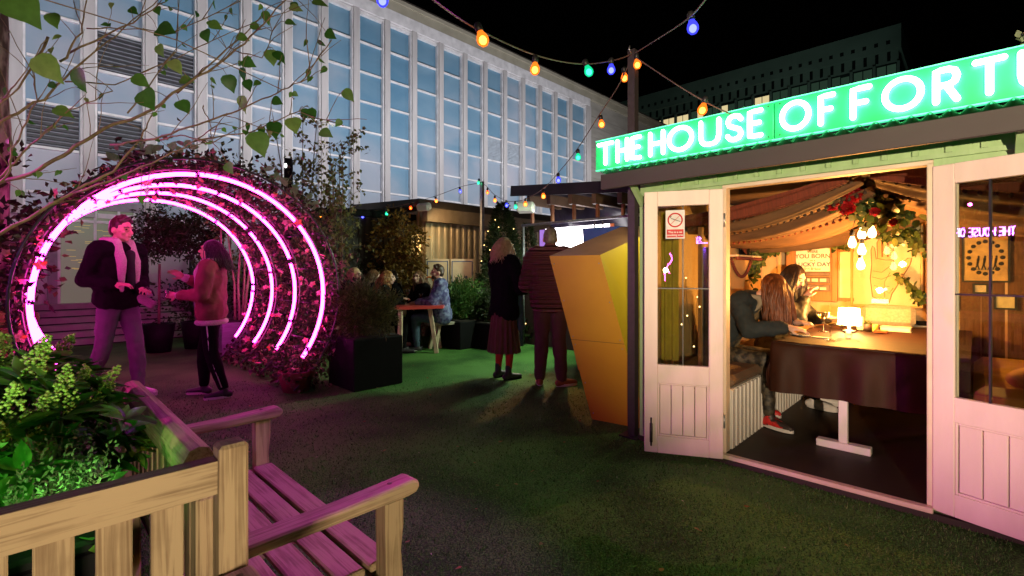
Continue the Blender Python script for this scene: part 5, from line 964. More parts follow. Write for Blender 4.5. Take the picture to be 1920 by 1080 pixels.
for pts,w0,Y0,Y1 in BR:
    n = len(pts); c = [P(px+rnd(2),py+rnd(2),Y0+(Y1-Y0)*i/(n-1)+rnd(.02))-T0 for i,(px,py) in enumerate(pts)]
    if pts[0][0] <= 10: c = [hub-T0]+c
    m = len(c); rr = [max(.0017,w0/895*1.8*.5*(1-.78*i/(m-1))) for i in range(m)]; fine=[]; fr_=[]
    for i in range(m-1):
        for k in range(5): t=k/5; fine.append(c[i].lerp(c[i+1],t)+Vector((rnd(.004),rnd(.004),rnd(.004)))); fr_.append(rr[i]+(rr[i+1]-rr[i])*t)
    fine.append(c[-1]); fr_.append(rr[-1]); brn.tube(fine,fr_,7); ALLP += fine
    for i in range(6,len(fine)-1):                       # side twigs
        if random.random() < .42:
            d = (fine[i+1]-fine[i-1]).normalized(); q = fine[i]; v = (d+rdir()*.75+Vector((0,0,.25))).normalized(); L_ = random.uniform(.06,.26); p2 = [q]
            for k in range(5): v = (v+rdir()*.16+Vector((0,0,-.02))).normalized(); p2.append(p2[-1]+v*L_/5)
            tw_.tube(p2,[.0018,.0016,.0014,.0012,.001,.0008],5)
            for k in range(random.choice((0,0,1,1,2,3))): pp = random.choice(p2[2:]); lfm.leaf(pp, rdir()*.7+Vector((0,0,-.8)), rdir()+Vector((0,-1,0)), random.uniform(.016,.036), random.uniform(.014,.026), heart=True)
LV = [(100,38,14,1.2,1.5),(92,130,28,.9,1.5),(148,150,22,1.3,1.55),(310,55,20,.2,1.8),(385,67,13,1.3,1.8),(265,152,15,.5,1.8),(275,187,22,1.0,1.7),(432,158,16,1.3,1.8),(455,197,16,1.6,1.8),(515,244,18,1.3,1.75),(487,271,23,1.2,1.7),(551,235,16,1.2,1.75),(585,215,12,1.3,1.8),(467,118,13,.5,1.8),(525,107,14,.8,1.8),(510,108,14,1.4,1.8),(430,316,13,1.0,1.7),(612,250,13,.4,1.8),(655,180,13,.8,1.8),(120,210,16,.4,1.7),(345,200,14,.9,1.8),(330,125,16,.9,1.8),(300,95,12,1.2,1.9),(405,48,12,.4,1.8),(455,70,12,.3,1.8),(545,42,10,.2,1.8),(620,65,11,.6,1.8),(572,213,9,1.4,1.8),(520,190,10,.4,1.8),(490,245,8,1.6,1.8),(265,375,8,1.2,1.7),(275,360,9,1.5,1.7),(350,150,14,.2,1.85),(250,20,10,.6,1.8),(295,20,9,1.2,1.8),(555,15,12,.2,1.8),(600,5,14,.1,1.75),(500,35,12,1.5,1.8),(480,50,10,.3,1.8),(553,12,10,1.1,1.9),(395,45,8,1,1.9),(455,140,12,1.7,1.8),(465,160,11,1.3,1.85)]
for px,py,rad,ang,Y in LV:
    c = P(px,py,Y)-T0; L_ = 2.1*rad/895*Y; d = Vector((math.cos(ang+R(0)),rnd(.35),-math.sin(ang))); lfm.leaf(c-d*L_*.5, d, Vector((rnd(.5),-1,.35+rnd(.35))), L_, L_*random.uniform(.7,.95), .22, .2, True); b_ = c-d*L_*.5; near = min(ALLP,key=lambda p:(p-b_).length); tw_.tube([b_, b_.lerp(near,.33)+Vector((0,0,.012)), b_.lerp(near,.7)+Vector((0,0,.008)), near],[.0009,.0011,.0013,.0015],5)
for px,py,rad,ang,Y in ((38,12,40,.9,1.0),): c = P(px,py,Y)-T0; L_ = 2.1*rad/895*Y; d = Vector((.6,.1,-.8)); lfm.leaf(c-d*L_*.5,d,Vector((.1,-1,.3)),L_,L_*.9,.22,.2,True); near = min(ALLP,key=lambda p:(p-c).length); tw_.tube([c-d*L_*.5,(c-d*L_*.5).lerp(near,.5)+Vector((0,0,.03)),near],.0015,5)
brn.build('branches', M_TWIG, tr); tw_.build('twigs', M_TWIG, tr); lfm.build('leaves', leafmat('birch_leaf',[(.035,.14,.02),(.07,.22,.035),(.15,.34,.06),(.32,.46,.14),(.50,.15,.03)],.42,.35,[0,.35,.75,.97,1]), tr)
tk = thing('tree_trunk','mottled tree trunk rising along the left edge of the view','tree',(-4.92,4.35,0),0); mb = MB(); mb.tube([(rnd(.02),rnd(.03),z*.5) for z in range(14)],[.27-.005*z for z in range(14)],18); mb.build('trunk', mat('mottled_bark',(.42,.36,.28),(.12,.085,.06),rough=.85,scale=9,bump=.8,st=(1,1,.5),tight=(.42,.58)), tk)
# ---------------------------------------------------------------- generic plants
def bushy(name,label,cat,loc,rz,fn,n,m,size,width,droop=-.2,group=None,stem=None,orient=None):
    o = thing(name,label,cat,loc,rz,group); mb = MB(); k = 0
    while k < n:
        p, d = fn()
        if p is None: continue
        k += 1; mb.tri(p,d,rdir(),random.uniform(*size),random.uniform(*width))
    mb.build('foliage',m,o)
    if stem: stem(o)
    return o
def blob(c, r, hollow=.55, gap=.12, fr=2.2, droop=-.25):
    c = Vector(c); off = Vector((rnd(9),rnd(9),rnd(9)))
    def fn():
        d = rdir(); k = hollow+(1-hollow)*random.random(); wob = 1+.28*noise.noise(d*fr+off)+.14*noise.noise(d*fr*2.7+off)
        p = c+Vector((d.x*r[0],d.y*r[1],d.z*r[2]))*k*wob
        if noise.noise(p*3.2+off) < -gap: return None, None
        return p, (d*.6+rdir()*.8+Vector((0,0,droop)))
    return fn
def planterbox(name,label,loc,w_,h_,m=M_BLK):
    o = thing(name,label,'planter',loc,ROT); b = MB(); b.bb(-w_/2,w_/2,-w_/2,w_/2,0,h_,.01); b.build('box',m,o); MB().bb(-w_/2+.03,w_/2-.03,-w_/2+.03,w_/2-.03,h_+.001,h_+.012).build('soil',M_SOIL,o); return o
M_JUN = leafmat('juniper_leaf',[(.03,.03,.012),(.09,.08,.03),(.16,.13,.05)],.6,.25); M_DKG = leafmat('dark_leaf',[(.012,.022,.008),(.03,.05,.015),(.06,.08,.025)],.5,.2); M_BRN2 = leafmat('autumn_leaf',[(.07,.04,.01),(.20,.11,.02),(.34,.19,.04)],.5,.35); M_FERN = leafmat('fern_leaf',[(.03,.09,.02),(.07,.17,.03),(.14,.22,.05)],.5,.3); M_BIR = leafmat('small_birch_leaf',[(.10,.10,.03),(.20,.20,.06),(.34,.30,.12)],.5,.35)
pc = Vector((-1.675,5.465,0)); planterbox('planter','square black planter at the right foot of the neon arch',pc,.60,.55)
fb = blob((0,0,.28),(.39,.39,.34),.35,.25,3)
def sprigs():
    p,d = fb()
    if p is None or p.z < -.32: return None,None
    if p.z<0: d = d*.5+Vector((0,0,-1))
    return p, d+Vector((p.x,p.y,.9 if p.z>.1 else -.3))
bushy('juniper_bush','brownish green feathery bush overflowing the square black planter','shrub',pc+Vector((0,0,.555)),ROT,sprigs,9000,M_JUN,(.03,.075),(.006,.013))
def conifer(label,loc,h,r,n,m,lights=None):
    o = thing('conifer',label,'tree',loc,rnd(3)); mb = MB(); off = Vector((rnd(9),rnd(9),0))
    for i in range(n):
        t = random.random()**1.5*.97; a = random.random()*6.283; rr = r*(1-t)**.8*(.8+.35*noise.noise(Vector((math.cos(a)*2,math.sin(a)*2,t*9))+off)); k = math.sqrt(random.uniform(.35,1)); p = Vector((math.cos(a)*rr*k,math.sin(a)*rr*k,.12+t*(h-.12))); mb.tri(p,Vector((math.cos(a),math.sin(a),.25))+rdir()*.5,rdir(),random.uniform(.05,.12),random.uniform(.02,.04))
    mb.build('foliage',m,o); MB().tube([(0,0,0),(0,0,h*.9)],[.05,.012],8).build('trunk',M_BARK,o)
    if lights:
        lb = MB()
        for i in range(lights): t = random.random()*.85; a = random.random()*6.283; rr = r*(1-t)**.8*1.02; lb.ell((math.cos(a)*rr,math.sin(a)*rr,.12+t*(h-.12)),(.009,.009,.009),None,7,5)
        lb.build('fairy_lights', emit('tree_fairy',(1,.6,.2),6), o)
    return o
c = P(942,509,8.9); conifer('dark conifer with tiny warm lights behind the slim grey pole',(c.x,c.y,0),2.62,.85,8000,M_DKG,60); c = P(990,509,9.6); conifer('darker conifer beside the bar, right of the one with tiny lights',(c.x,c.y,0),2.3,.5,3000,M_DKG)
c = P(748,509,8.9)
def brstem(o): MB().tube([(0,0,0),(.03,0,.8),(0,.02,1.5)],[.04,.03,.02],8).build('trunk',M_BARK,o)
bushy('autumn_tree','bushy tree with brown autumn leaves in front of the lit shed window','tree',(c.x,c.y,0),0,blob((0,0,1.55),(.50,.42,.95),.3,.1),4200,M_BRN2,(.05,.10),(.03,.06),stem=brstem)
c = P(672,509,9.2); bushy('evergreen_shrub','dark evergreen shrub in shadow behind the seated group','shrub',(c.x,c.y,0),0,blob((0,0,1.0),(.75,.5,1.0),.4,.15),3000,M_DKG,(.06,.11),(.03,.05))
c = P(868,509,8.3); bushy('fern_shrub','feathery green shrub lit from below right of the seated man','shrub',(c.x,c.y,.45),0,blob((0,0,.32),(.42,.32,.38),.3,.2,2.2,.2),2600,M_FERN,(.06,.13),(.012,.03)); planterbox('planter','long low black planter under the feathery green shrub',(c.x,c.y,0),.75,.45)
c = P(925,509,8.2); bushy('fern_shrub','dark low shrub between the slim pole and the blonde woman','shrub',(c.x,c.y,.42),0,blob((0,0,.25),(.36,.3,.32),.3,.2,2.2,.1),1500,M_DKG,(.05,.11),(.015,.03)); planterbox('planter','black planter behind the blonde woman',(c.x+.02,c.y,0),.72,.42)
c = P(790,509,9.0); bushy('rust_shrub','low rusty red shrub under the painted panels','shrub',(c.x,c.y,0),0,blob((.25,0,.55),(.8,.3,.5),.3,.15),2400,leafmat('rust_leaf',[(.05,.03,.015),(.16,.08,.04),(.25,.10,.06)],.5,.25),(.05,.09),(.025,.045))
# birch trees behind the arch
def birch(label,loc,h,stems,spread,n,m,size,z0,group=None,r0=.022):
    o = thing('birch_tree',label,'tree',loc,0,group); st_ = MB(); tw2 = MB(); lv = MB()
    for s in range(stems):
        a = random.random()*6.283; lean = Vector((math.cos(a),math.sin(a),0))*spread*random.uniform(.2,.6); p = [Vector((lean.x*(t/8)**1.3*1.0+rnd(.02),lean.y*(t/8)**1.3+rnd(.02),h*random.uniform(.97,1)*t/8)) for t in range(9)]; st_.tube(p,[r0*(1-.85*t/8) for t in range(9)],7)
        for b in range(int(n/stems/14)):
            t = random.uniform(z0,1)*7.9; q = p[int(t)].lerp(p[int(t)+1],t-int(t)); v = (Vector((rnd(),rnd(),.7))).normalized(); L_ = random.uniform(.25,.7)*spread; pt = [q]
            for k in range(5): v = (v+rdir()*.25+Vector((0,0,-.06))).normalized(); pt.append(pt[-1]+v*L_/5)
            tw2.tube(pt,[.006,.005,.004,.003,.002,.0015],5)
            for k in range(14): x = random.choice(pt[1:])+rdir()*.07; lv.tri(x,rdir()+Vector((0,0,-.8)),rdir(),random.uniform(*size),random.uniform(*size)*.75)
    st_.build('trunk',M_BARK,o); tw2.build('branches',M_TWIG,o); lv.build('foliage',m,o); return o
for i,(px,Y,h,lab) in enumerate(((565,7.3,3.9,'tall thin birch with sparse leaves behind the right shoulder of the arch'),(640,7.6,3.3,'thin birch with sparse golden leaves between the arch and the shed'),(612,8.0,2.9,'short leafy birch half hidden behind the taller two'),(415,8.6,3.4,'slender birch with fine leaves rising behind the top of the arch'))): c = P(px,509,Y); birch(lab,(c.x,c.y,0),h,3,.75,780,M_BIR,(.05,.085),.3,'birches behind the arch')
for i in range(4): pass
c = P(447,509,7.6); o = thing('birch_tree','cluster of pale bare birch stems in a grey planter seen through the arch','tree',(c.x,c.y,.5),0); mb = MB()
for i in range(5): x = rnd(.16); y = rnd(.12); mb.tube([(x,y,0),(x*1.2+rnd(.05),y,.6),(x*1.5+rnd(.1),y,1.3),(x*1.8+rnd(.15),y,2.1)],[.022,.018,.014,.006],8)
mb.build('trunk', mat('pale_bark',(.55,.44,.30),(.3,.22,.13),scale=14), o); lv = MB(); ff = blob((0,0,1.6),(.5,.4,.6),.2,.1)
k=0
while k<700:
    p,d = ff()
    if p is not None: lv.tri(p,d,rdir(),random.uniform(.05,.08),.045); k+=1
lv.build('foliage', M_BIR, o); o2 = planterbox('planter','grey boarded planter seen through the right side of the arch',(c.x,c.y,0),.62,.5,mat('grey_boards',(.22,.24,.28),(.15,.16,.19),st=(1,1,8)))
for px,Y,lab in ((298,7.6,'round topped standard bay tree nearest the lit door, seen through the arch'),(368,8.0,'round topped standard bay tree right of the first, seen through the arch')):
    c = P(px,509,Y)
    def stt(o): MB().tube([(0,0,.45),(.01,0,1.4)],[.02,.017],8).build('trunk',M_BARK,o); MB().lathe([(.16,0),(.22,.45),(.19,.45),(.15,.36),(0,.36)],n=18).build('pot',M_BLK,o)
    bushy('bay_tree',lab,'tree',(c.x,c.y,0),0,blob((0,0,1.88),(.40,.40,.46),.35,.3),2600,M_DKG,(.05,.085),(.02,.035),group='standard bay trees',stem=stt)
c = P(330,509,9.0); bushy('evergreen_shrub','dark hedge in shadow behind the standard bay trees','shrub',(c.x+.6,c.y+.6,0),ROT,blob((0,0,.7),(.5,1.3,.9),.5,.3),2200,M_DKG,(.06,.1),(.03,.05))
# shrub left of the arch, climber above the sign, urn
def dstem(o): MB().tube([(0,0,0),(.05,.05,1.0),(.1,.1,1.9)],[.03,.022,.01],8).build('trunk',M_BARK,o)
bushy('dark_leaved_shrub','dark leaved shrub left of the neon arch against the pale wall','shrub',(-4.35,3.75,0),0,blob((.1,.1,1.6),(.55,.5,.75),.15,.05),1500,leafmat('purple_leaf',[(.02,.012,.01),(.06,.03,.02),(.12,.08,.03)],.5,.2),(.05,.10),(.03,.055),stem=dstem)
o = thing('terracotta_urn','round terracotta urn at the left edge beside the arch','urn',(-4.33,3.85,0),0); MB().lathe([(.12,0),(.14,.05),(.10,.1),(.12,.4),(.23,.62),(.25,.78),(.19,.93),(.15,.96),(.17,1.0),(.14,1.0),(.12,.9),(0,.9)],n=24).build('body', mat('terracotta',(.45,.14,.08),(.35,.10,.05),scale=6), o)
o = hthing('climbing_plant','pale leafed climbing shoot rising above the right end of the green sign','plant',1.42,.35,2.03); mb = MB(); MB().tube([(0,0,0),(.03,0,.25),(-.05,0,.5)],[.006,.005,.002],6).build('stem',M_TWIG,o)
for i in range(60): t = random.random(); p = Vector((.03*math.sin(t*3)-.05*t+rnd(.05),rnd(.05),.12+.38*t)); mb.leaf(p,rdir(),rdir()+Vector((0,-1,0)),random.uniform(.025,.045),.028)
mb.build('foliage', leafmat('pale_climber',[(.25,.38,.20),(.42,.50,.32)],.5,.4), o)
# ---------------------------------------------------------------- triangular red table and stools
TBO = Vector((-1.50,7.62,0)); tt = thing('picnic_table','red topped triangular picnic table on splayed pale timber legs','table',TBO,0)
tp = [(-.30,-.45),(.42,-.14),(.40,.38),(-.30,.62),(-.62,.1)]; mb = MB(); mb.prism(tp, lambda x,y,k: Vector((x,y,.70+.045*k))); mb.build('top', mat('red_gloss',(.62,.07,.06),rough=.3,scale=3), tt)
M_PALE = wood('pale_timber',(.30,.22,.13),(.60,.48,.32),2,.6,.6)
for a,b in (((-.2,-.34,.70),(-.19,-.43,0)),((.20,-.07,.70),(.32,-.13,0)),((.2,.28,.70),(.3,.36,0)),((-.3,.4,.70),(-.36,.5,0))): MB().bar(a,b,.075,.06,bev=.004).build('leg', M_PALE, tt)
for lab,loc,rz in (('rough timber stool bench the seated man in blue sits on',(-1.02,8.0,0),.55),('rough timber stool bench hidden behind the bush on the near side of the red table',(-2.15,7.6,0),1.2)):
    o = thing('stool_bench',lab,'bench',loc,rz,'benches at the red table'); mb = MB(); mb.bb(-.42,.42,-.15,.15,.40,.45,.008); mb.build('seat', wood('grey_timber_'+str(len(lab)),(.16,.13,.11),(.38,.32,.26),0,.7,.6), o)
    for x in (-.3,.3):
        for y in (-.1,.1): MB().bar((x*.85,y,.40),(x*1.1,y*1.2,0),.06,.045).build('leg', M_PALE, o)
# ---------------------------------------------------------------- people in the scene
M_NAVY = mat('dark_corduroy',(.011,.008,.011),(.008,.006,.008),rough=.95,bump=.5,st=(60,60,4),spec=.05); M_SHERPA = mat('sherpa_fleece',(.72,.62,.58),rough=.95,scale=90,bump=.9); M_GREYJ = mat('grey_jeans',(.11,.10,.12),(.075,.07,.085),rough=.85,scale=7,bump=.3); M_TEE = mat('black_tee',(.015,.015,.016),rough=.9)
M_HAIRB = mat('brown_hair',(.055,.026,.014),(.03,.014,.008),rough=.45,scale=30,st=(4,4,1)); M_HAIRD = mat('dark_hair',(.03,.017,.014),(.015,.009,.008),rough=.35,scale=30); M_HAIRBL = mat('blonde_hair',(.78,.56,.34),(.55,.36,.18),rough=.4,scale=30); M_HAIRR = mat('auburn_hair',(.21,.06,.018),(.10,.027,.009),rough=.38,scale=30); M_HAIRG = mat('grey_hair',(.22,.18,.15),(.12,.09,.07),rough=.5,scale=30); M_HAIRM = mat('mid_brown_hair',(.26,.13,.06),(.13,.06,.03),rough=.4,scale=30)
M_SUEDE = mat('brown_suede',(.24,.075,.055),(.17,.05,.038),rough=.8,scale=6,bump=.2); M_LEGG = mat('black_leggings',(.006,.006,.007),rough=.9,spec=.08); M_SHOEW = mat('white_trainer',(.74,.70,.70),rough=.5); M_SHOEB = mat('black_trainer',(.02,.02,.022),rough=.5)
def short_hair(J, parent, m, top=.05, quiff=.02):
    k = J['k']; h = J['hed']; M = headM(J); mb = MB(); q = lambda x,y,z: h+M@(Vector((x,y,z))*k)
    mb.ell(q(0,-.022,.036),(.080*k,.092*k,.092*k),M); mb.ell(q(0,-.055,-.005),(.074*k,.05*k,.075*k),M)
    for i in range(60):
        a = random.uniform(-2.6,2.6)+math.pi*1.5 if False else random.uniform(0,6.283); e = random.uniform(.5,1.5); p = q(math.cos(a)*.074*math.cos(e), math.sin(a)*.085*math.cos(e)-.02, .036+math.sin(e)*.088); mb.cap(p, p+M@Vector((rnd(.012),.012+quiff*.6,top*random.uniform(.3,.8)*.6))*k, .011*k, .004*k, 6)
    mb.cap(q(-.045,.038,.090),q(.045,.038,.090),.026*k); mb.cap(q(-.03,.052,.112),q(.035,.052,.112),.016*k)
    return skinned('hair', mb, m, parent, .0075, 1)
def trousers(J, parent, m, e=.012, cut=.95, top=True, name='trousers', vox=.012):
    mb = MB(); 
    for s in 'LR': leg(mb,J,s,e,cut)
    if top: sv=(J['hiR']-J['hiL']).normalized(); mb.cap(J['pel']-sv*.06*J['k'],J['pel']+sv*.06*J['k'],(.108+e)*J['k'])
    return skinned(name,mb,m,parent,vox,3)
def jacket(J, parent, m, e=.02, lo=.02, cut=(.9,.9), name='jacket', vox=.012, extra=None, w=1.0):
    mb = MB(); torso(mb,J,e,lo,w)
    for s,c in zip('LR',cut): arm(mb,J,s,e,c)
    if extra: extra(mb)
    return skinned(name,mb,m,parent,vox,3)
def collar(J, parent, m, name='collar', r=.03, open_=.06, rise=.0, down=.30, vox=.01):
    k = J['k']; n = J['nek']; c = J['che']; mb = MB(); N = 14; pts = []
    for i in range(N+1): a = R(-50+280*i/N); pts.append(n+Vector((math.cos(a)*.105*k, -.012*k+math.sin(a)*-.095*k, (rise+.012)*k+(.012*math.sin(a))*k)))
    for i in range(N): mb.cap(pts[i],pts[i+1],r*k)
    for p,q in ((pts[0],1),(pts[-1],-1)): e_ = c+Vector((q*open_*k,.135*k,(.16-down)*k)); mid = p.lerp(e_,.4)+Vector((0,.035*k,0)); mb.cap(p,mid,r*1.15*k,r*1.25*k); mb.cap(mid,e_,r*1.25*k,r*.6*k)
    return skinned(name,mb,m,parent,vox,2)
# --- man under the arch
J = joints(1.83, yaw=R(6), pitch=R(-5), shR=(.20,.0,1.49), shL=(-.19,.03,1.49), elR=(.25,-.10,1.20), wrR=(.17,.16,1.15), elL=(-.25,.0,1.19), wrL=(-.06,.23,1.10), hdR=(-.45,.9,.02), hdL=(.5,.85,-.1), pnR=(.2,.1,1), pnL=(-.2,.1,1), hiR=(.09,0,.96), hiL=(-.09,0,.96), knR=(.10,-.06,.52), anR=(.11,-.24,.10), knL=(-.09,.12,.52), anL=(-.06,.19,.09), ftL=(-.1,1,0), ftR=(.2,1,0), nek=(0,.0,1.555), hed=(0,.045,1.71), che=(0,0,1.36))
o = person('man in a dark jacket with pink lit fleece collar standing inside the neon arch',Vector((-4.07,4.93,0)),(1,-.20),J)
body(J,o,M_SKIN,.007); face_bits(J,o,M_HAIRB); short_hair(J,o,M_HAIRB,.07,.03); trousers(J,o,M_GREYJ,.016,.97)
def fr_(mb): k = J['k']; mb.cap(J['pel']+Vector((-.1,.02,.02)),J['pel']+Vector((.1,.02,.02)),.135*k); mb.cap(J['wai']+Vector((-.09,-.01,0)),J['wai']+Vector((.09,-.01,0)),.13*k)
jk = jacket(J,o,M_NAVY,.030,-.01,(.95,.95),extra=fr_); collar(J,o,M_SHERPA,'fleece_collar',.036,.075,.02,.42)
mb = MB(); mb.cap(J['che']+Vector((-.03,.12,.10)),J['wai']+Vector((-.02,.135,-.02)),.045,.04); skinned('t_shirt',mb,M_TEE,o,.012,2)
for s in 'LR': mb = MB(); d = (J['wr'+s]-J['el'+s]).normalized(); mb.cap(J['wr'+s]-d*.05,J['wr'+s]-d*.015,.042,.044); skinned('cuff',mb,M_SHERPA if s=='L' else M_NAVY,o,.009,2)
for s in 'LR': shoe(J,s,M_SHOEW,o,M_SHOEW)
bt = MB()
for i in range(5): bt.ell(J['che']+Vector((.10-.01*i,.125-.002*i,.06-.085*i)),(.009,.006,.009),None,8,6)
bt.build('buttons', M_STEEL, o)
bag = thing('fleece_bag','small pale fleece pouch held at the waist of the man under the arch','bag',o.matrix_basis@Vector((-.02,.33,.98)),0); mb = MB(); mb.cap((-.05,0,.03),(.06,.02,-.03),.040,.030); mb.cap((-.05,0,.0),(.05,0,-.06),.032,.024); skinned('pouch',mb,mat('grey_fleece',(.34,.29,.28),rough=.95,scale=90,bump=.9),bag,.012,2); MB().tube([(-.07,0,.06),(-.05,.01,.12),(0,.01,.14),(.05,.01,.11),(.08,0,.05)],.008,6).build('strap',M_BLACK,bag)
# --- woman under the arch
J = joints(1.60, yaw=R(-8), pitch=R(8), elR=(.24,.0,1.06), wrR=(.06,.27,1.22), hdR=(-.35,.75,.55), pnR=(.5,.4,.6), cuR=.35, elL=(-.24,.02,1.05), wrL=(-.10,.27,1.04), hdL=(.25,.95,.1), pnL=(-1,.2,.2), cuL=.9, knR=(.10,.10,.46), anR=(.10,.10,.075), knL=(-.09,-.02,.46), anL=(-.13,-.15,.075), ftR=(.15,1,0), ftL=(-.35,1,0))
o = person('woman in a brown shearling jacket gesturing with raised hand inside the neon arch',Vector((-3.10,4.93,0)),(-1,-.28),J)
body(J,o,M_SKIN,.007); face_bits(J,o,M_HAIRD); trousers(J,o,M_LEGG,.018,.9,name='leggings')
def fr2(mb): mb.cap(J['pel']+Vector((-.075,0,.0)),J['pel']+Vector((.075,0,.0)),.135); mb.cap(J['wai']+Vector((-.07,0,0)),J['wai']+Vector((.07,0,0)),.128)
jacket(J,o,M_SUEDE,.036,-.01,(.82,.82),extra=fr2); collar(J,o,M_SHERPA,'fleece_collar',.034,.05,.02,.25)
mb = MB()
for i in range(22): a = 2*math.pi*i/22; b_ = 2*math.pi*(i+1)/22; f = lambda t: J['pel']+Vector((math.cos(t)*.185,math.sin(t)*.118,-.105)); mb.cap(f(a),f(b_),.028)
skinned('fleece_hem',mb,M_SHERPA,o,.01,2)
for s in 'LR': mb = MB(); d = (J['wr'+s]-J['el'+s]).normalized(); mb.cap(J['wr'+s]-d*.055,J['wr'+s]-d*.02,.040,.043); skinned('fleece_cuff',mb,M_SHERPA,o,.009,2)
for s in 'LR':
    q=1 if s=='R' else -1; mb = MB(); p = [J['hi'+s]+Vector((q*.089,0,-.04)),J['hi'+s].lerp(J['kn'+s],.5)+Vector((q*.072,0,0)),J['kn'+s]+Vector((q*.056,0,0)),J['kn'+s].lerp(J['an'+s],.4)+Vector((q*.057,0,0)),J['kn'+s].lerp(J['an'+s],.9)+Vector((q*.042,0,0))]; mb.tube(p,.007,6); mb.build('side_stripe', M_WHITE, o)
zp = MB(); zp.tube([J['nek']+Vector((.0,.13,-.1)),J['che']+Vector((.0,.15,-.05)),J['wai']+Vector((0,.155,0)),J['pel']+Vector((0,.15,-.08))],.006,6); zp.tube([J['wai']+Vector((.11,.10,.08)),J['wai']+Vector((.125,.09,-.05))],.005,6); zp.build('zip', M_STEEL, o)
long_hair(J,o,M_HAIRD,.27,300,.9,front=.66)
for s in 'LR': shoe(J,s,M_SHOEB,o,M_SHOEW)
cp = thing('drinks_glass','clear short glass in the lower hand of the woman under the arch','glass',o.matrix_basis@(J['wrL']+Vector((.025,.095,-.035))),0); MB().lathe([(.028,0),(.034,.09),(.032,.09),(.026,.004),(0,.004)],n=16).build('glass',M_CUP,cp); MB().tube([(0,0,.01),(.02,0,.16)],.0025,6).build('straw',mat('teal_straw',(.05,.35,.28)),cp)
# --- blonde woman seen from behind
J = joints(1.68, yaw=R(-25), elR=(.23,.06,1.09), wrR=(.10,.24,1.05), elL=(-.22,.05,1.10), wrL=(-.06,.25,1.08), hdR=(-.6,.8,0), hdL=(.6,.8,0))
M_COAT = mat('black_wool_coat',(.010,.010,.011),rough=.95,scale=20,bump=.3,spec=.08); M_SKIRT = mat('brown_pleats',(.13,.05,.025),(.09,.035,.02),rough=.7)
o = person('blonde woman in a black coat and brown pleated skirt seen from behind',Vector((-.09,5.72,0)),(.75,.66),J)
body(J,o,M_SKIN2,.009); face_bits(J,o,M_HAIRBL); jacket(J,o,M_COAT,.04,.10,(.95,.95),'coat',extra=lambda mb: mb.cap(J['pel']+Vector((-.07,0,-.10)),J['pel']+Vector((.07,0,-.10)),.15))
mb = MB(); N=72
def skf(a,b): t=a*2*math.pi; pl_=1+.05*math.sin(t*18)*(.4+b); rx=(.15+.06*b)*pl_; ry=(.125+.055*b)*pl_; return (math.cos(t)*rx,math.sin(t)*ry-.01,.86-.54*b)
mb.sheet(skf,144,6); mb.build('skirt',M_SKIRT,o); mb=MB(); mb.cap((.15,.10,.95),(.19,.10,.62),.055,.05); mb.cap((.19,.1,.62),(.20,.1,.45),.02,.005); skinned('scarf',mb,mat('teal_scarf',(.07,.15,.14),rough=.95,scale=30,bump=.4),o,.012,2)
mb = MB()
for s in 'LR': leg(mb,J,s,.0,.98)
skinned('socks',mb,mat('red_socks',(.55,.05,.025),rough=.9),o,.012,2)
for s in 'LR': shoe(J,s,M_SHOEB,o,M_BLK,high=.07)
long_hair(J,o,M_HAIRBL,.24,230,.9,front=.35,flow=(0,-.12,-1),wave=.05)
# --- man in quilted jacket
J = joints(1.76, elR=(.27,.03,1.13), wrR=(.13,.22,1.05), elL=(-.27,.03,1.13), wrL=(-.13,.22,1.05), hdR=(-.5,.9,0), hdL=(.5,.9,0), anR=(.13,-.02,.085), anL=(-.12,.03,.085), ftR=(.9,.5,0), ftL=(-.1,1,0), pitch=R(-6))
o = person('man in a maroon quilted jacket standing at the bar with his back turned',Vector((.43,5.36,0)),(.12,1),J)
body(J,o,M_SKIN,.009); short_hair(J,o,M_HAIRG,.03,.0); face_bits(J,o,M_HAIRG)
m_q, nt, out = newmat('maroon_quilting'); b = nd(nt,'BsdfPrincipled'); b.inputs['Base Color'].default_value=(.13,.035,.04,1); b.inputs['Roughness'].default_value=.5; wv = nd(nt,'TexWave'); wv.bands_direction='Z'; wv.inputs['Scale'].default_value=6.2; wv.inputs['Distortion'].default_value=.6; nt.links.new(coords(nt),wv.inputs['Vector']); bp = nd(nt,'Bump'); bp.inputs['Strength'].default_value=1; bp.inputs['Distance'].default_value=.03; nt.links.new(wv.outputs['Fac'],bp.inputs['Height']); nt.links.new(bp.outputs[0],b.inputs['Normal']); nt.links.new(b.outputs[0],out.inputs[0])
jacket(J,o,m_q,.055,.0,(.96,.96),w=1.15,extra=lambda mb: (mb.cap(J['nek']+Vector((0,-.02,-.05)),J['nek']+Vector((0,-.015,.03)),.095,.085),mb.cap(J['wai']+Vector((-.09,0,0)),J['wai']+Vector((.09,0,0)),.155)))
trousers(J,o,mat('maroon_chinos',(.10,.045,.045),(.07,.03,.03),rough=.9,bump=.3,scale=6),.026,.98)
for s in 'LR': shoe(J,s,mat('tan_leather',(.30,.11,.04),rough=.5),o,M_SHOEW)
